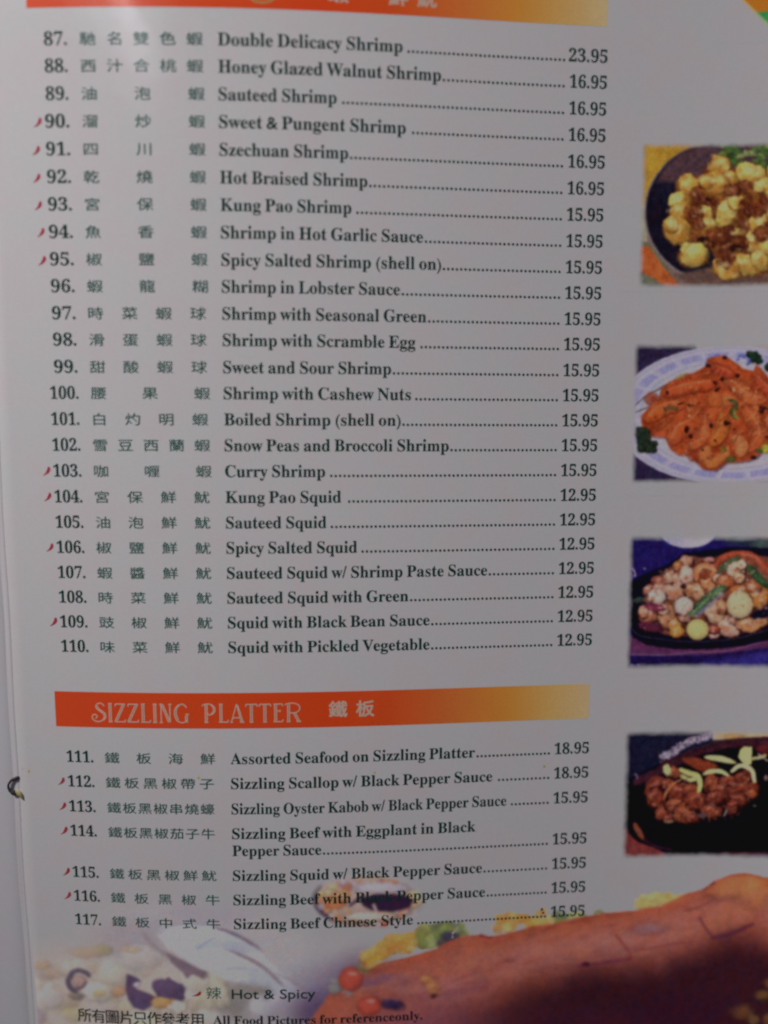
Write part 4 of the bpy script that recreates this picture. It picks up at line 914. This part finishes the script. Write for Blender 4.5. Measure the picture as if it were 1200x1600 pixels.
# decorative capitals made of thin pen lines, most stems doubled
def bar(x0, y0, x1, y1): return [(x0, y0), (x1, y1)]
ST = lambda x: [bar(x, .03, x, .97), bar(x + .085, .03, x + .085, .97)]
SF = lambda x, y: [bar(x - .05, y, x + .135, y)]
LET = {
 'S': (.66, [smooth_line([(.60, .84), (.52, .95), (.38, .99), (.25, .93), (.20, .80), (.27, .67), (.42, .55), (.56, .42), (.58, .24), (.46, .07), (.26, .02), (.08, .09), (.0, .24), (.06, .38), (.19, .38), (.24, .27), (.16, .19)], 4).tolist(),
             smooth_line([(.27, .86), (.31, .72), (.46, .60), (.62, .46), (.66, .27), (.55, .09)], 4).tolist()]),
 'I': (.20, ST(.06) + SF(.06, .98) + SF(.06, .02)),
 'Z': (.50, [bar(.04, .965, .50, .965), bar(.04, .965, .03, .84), bar(.40, .96, .0, .04), bar(.49, .96, .09, .04), bar(.0, .03, .50, .03), bar(.50, .03, .51, .15)]),
 'L': (.46, ST(.08) + SF(.08, .98) + [bar(.02, .03, .46, .03), bar(.46, .03, .47, .15)]),
 'N': (.56, [bar(.08, .03, .08, .97), bar(.0, .975, .16, .975), bar(.0, .02, .15, .02), bar(.09, .97, .43, .03), bar(.17, .97, .50, .06), bar(.50, .03, .50, .97), bar(.43, .975, .58, .975)]),
 'G': (.70, [smooth_line([(.62, .80), (.52, .93), (.38, .99), (.18, .90), (.05, .68), (.04, .42), (.14, .14), (.34, .02), (.52, .05), (.64, .16)], 4).tolist(),
             smooth_line([(.30, .94), (.15, .78), (.12, .45), (.22, .14)], 4).tolist(), bar(.64, .02, .64, .46), bar(.56, .46, .72, .46), bar(.56, .03, .56, .40)]),
 'P': (.66, ST(.16) + SF(.16, .02) + [smooth_line([(.0, .90), (.10, .97), (.30, 1.0), (.50, .93), (.62, .76), (.60, .58), (.48, .45), (.34, .42), (.27, .50)], 4).tolist(), smooth_line([(.44, .95), (.55, .76), (.52, .56), (.42, .46)], 4).tolist()]),
 'A': (.62, [bar(.04, .03, .29, .99), bar(.29, .99, .50, .03), bar(.35, .92, .585, .03), bar(.12, .26, .48, .26), bar(-.02, .02, .11, .02), bar(.44, .02, .65, .02)]),
 'T': (.52, ST(.21) + SF(.21, .02) + [bar(.0, .965, .52, .965), bar(.0, .965, -.01, .84), bar(.52, .965, .53, .84)]),
 'E': (.46, ST(.08) + [bar(.02, .97, .44, .97), bar(.44, .97, .45, .86), bar(.16, .60, .34, .60), bar(.34, .54, .34, .66), bar(.02, .03, .46, .03), bar(.46, .03, .47, .15)]),
 'R': (.74, ST(.12) + SF(.12, .02) + [smooth_line([(-.02, .92), (.10, .98), (.36, 1.01), (.60, .93), (.70, .76), (.64, .58), (.46, .49), (.22, .49)], 4).tolist(), bar(.40, .48, .60, .03), bar(.49, .48, .69, .04), bar(.54, .02, .76, .02)]),
}
def pen(pts, w):
    P = np.array(pts, float); d = np.gradient(P, axis=0); L = np.hypot(d[:, 0], d[:, 1])[:, None]; d = d / np.maximum(L, 1e-9)
    nn = np.stack([-d[:, 1], d[:, 0]], -1) * w / 2; n = len(P)
    return np.concatenate([P + nn, P - nn]), [(i, i + 1, n + i + 1, n + i) for i in range(n - 1)]
def caps(word, u0, u1, v, H, label, w=.058, gap=.12):
    x = 0; lines = []
    for c in word:
        wd, st = LET[c]
        lines += [[(px + x, py) for px, py in s] for s in st]; x += wd + gap
    x -= gap; kx_ = (u1 - u0) / x
    CO = []; F = []; n = 0
    for i, s in enumerate(lines):
        co, f = pen([(px * kx_, py * H) for px, py in s], w * H)
        CO.append(surf(u0 + co[:, 0], v - co[:, 1], .20 + .012 * (i % 23))); F += [tuple(j + n for j in q) for q in f]; n += len(co)
    o = mesh_obj('heading_lettering', np.concatenate(CO), F, M_cream, page, smooth=False); o['label'] = label
caps('SIZZLING', 117.5, 277.8, 1131.6, 32.5, 'pale decorative heading word SIZZLING')
caps('PLATTER', 299.9, 461.6, 1131.0, 32.0, 'pale decorative heading word PLATTER')
co, f = pen(smooth_line([(388, -8), (394, 2), (406, 7.5), (420, 7), (432, 1), (438, -6)], 5).tolist(), 3.4)
o = mesh_obj('heading_lettering', surf(co[:, 0], co[:, 1], .22), f, M_gold, page, smooth=False); o['label'] = 'gold curl of a heading letter at the top edge'

# foot of the page
chili(277.9, 1618.6, .92, -.42)
cjk([('c', '辣')], [307.5], 1617.2, 28, 25, 'chinese_name', M_cgreen, 'green character for spicy in the key')
co, f = _glyph[('t', 'hot')]
type_on_page('key_text', co, f, 338.5, 482.6, 1627.3, 25.5, M_green, label='plain dark green key text Hot & Spicy')
cjk([('b', c) for c in '所有圖片只作參考用'], [78 + i * 24.9 for i in range(9)], 0, 27, 29, 'footnote_characters', M_black, 'bold black Chinese footnote', fat=.35, vs_mid=[1672.2 - i * .35 for i in range(9)])
co, f = layout_serif('All Food Pictures for referenceonly.')
type_on_page('footnote_text', co, f, 305.3, 668.5, 1676.4, 24.5, M_black, label='heavy black footnote text in English', v_end=1675.4)
for u_, v_, r_ in [(3.5, 1222.0, 2.0), (-8, 1219, .9), (291.3, 1225.8, 2.0), (583.6, 1222.1, 1.7), (875.2, 1222.9, 2.2)]:
    a_ = np.arange(9) * 2 * math.pi / 9; rr = r_ * (1 + .3 * np.sin(a_ * 2.7 + u_))
    mesh_obj('yellow_speck', surf(u_ + rr * np.cos(a_), v_ - rr * np.sin(a_) * 1.2, .24), [tuple(range(9))], M_yellow, page, smooth=False)
for u_, v_, r_ in [(877.2, 1482.3, 2.6), (879.5, 1488.2, 2.0)]:
    a_ = np.arange(9) * 2 * math.pi / 9; rr = r_ * (1 + .3 * np.sin(a_ * 2.7 + u_))
    mesh_obj('ink_blot', surf(u_ + rr * np.cos(a_), v_ - rr * np.sin(a_), .25), [tuple(range(9))], M_black, page, smooth=False)

# ---------------------------------------------------------------- binding cord through the spine
def tube(name, pts, rad, mat, parent, flat=1., n=14):
    P = smooth_line(pts, 8); P = np.asarray(P); m = len(P)
    r = np.interp(np.linspace(0, 1, m), np.linspace(0, 1, len(rad)), rad)
    T = np.gradient(P, axis=0); T /= np.linalg.norm(T, axis=1)[:, None]
    up = np.array([0, 0, 1.]); Sd = np.cross(T, up); Sd /= np.maximum(np.linalg.norm(Sd, axis=1)[:, None], 1e-6); Nn = np.cross(Sd, T)
    a = np.arange(n) * 2 * math.pi / n; co = []
    for i in range(m):
        for q in a: co.append(P[i] + r[i] * (Sd[i] * math.cos(q) + Nn[i] * math.sin(q) * flat))
    f = [(i * n + j, i * n + (j + 1) % n, (i + 1) * n + (j + 1) % n, (i + 1) * n + j) for i in range(m - 1) for j in range(n)]
    f.append(tuple(range(n - 1, -1, -1))); f.append(tuple((m - 1) * n + j for j in range(n)))
    return mesh_obj(name, co, f, mat, parent)
def at(u, v, h):
    base = surf(np.array(max(u, -23.)), np.array(v), 0)
    return base + np.array([min(u + 23, 0) * S, 0, h * S])
cord = bpy.data.objects.new('binding_cord', None); cord.location = tuple(at(-24, 1250, 0)); cord.empty_display_size = .004; COL.objects.link(cord)
cord['label'] = 'short curled dark cord with an olive tip poking through the spine'; cord['category'] = 'cord'
bpy.context.view_layer.update()
O0 = np.array(cord.location)
loop = tube('cord_loop', [tuple(at(u, v, h) - O0) for u, v, h in [(-15, 1235, -1), (-20, 1236.5, 2.6), (-28, 1240, 4.2), (-33.5, 1248, 4.6), (-32.5, 1256, 4.4), (-28, 1262, 4.0)]], np.array([2.8, 3.1, 2.2, 1.7, 2.0, 2.8]) * S, M_cord, cord)
knot = tube('cord_knot', [tuple(at(u, v, h) - O0) for u, v, h in [(-30, 1258.5, 4.2), (-26, 1261.5, 4.6), (-21.5, 1264, 4.2)]], np.array([2.4, 4.6, 3.4]) * S, M_cord, cord, .8)
tip = tube('cord_tip', [tuple(at(u, v, h) - O0) for u, v, h in [(-23, 1262, 3.4), (-18, 1261, 3.6), (-13.5, 1264.5, 3.2), (-10.5, 1270, 2.2), (-9.3, 1274, 1.2)]], np.array([3.0, 4.2, 3.6, 2.0, .7]) * S, M_tip, cord, .6)
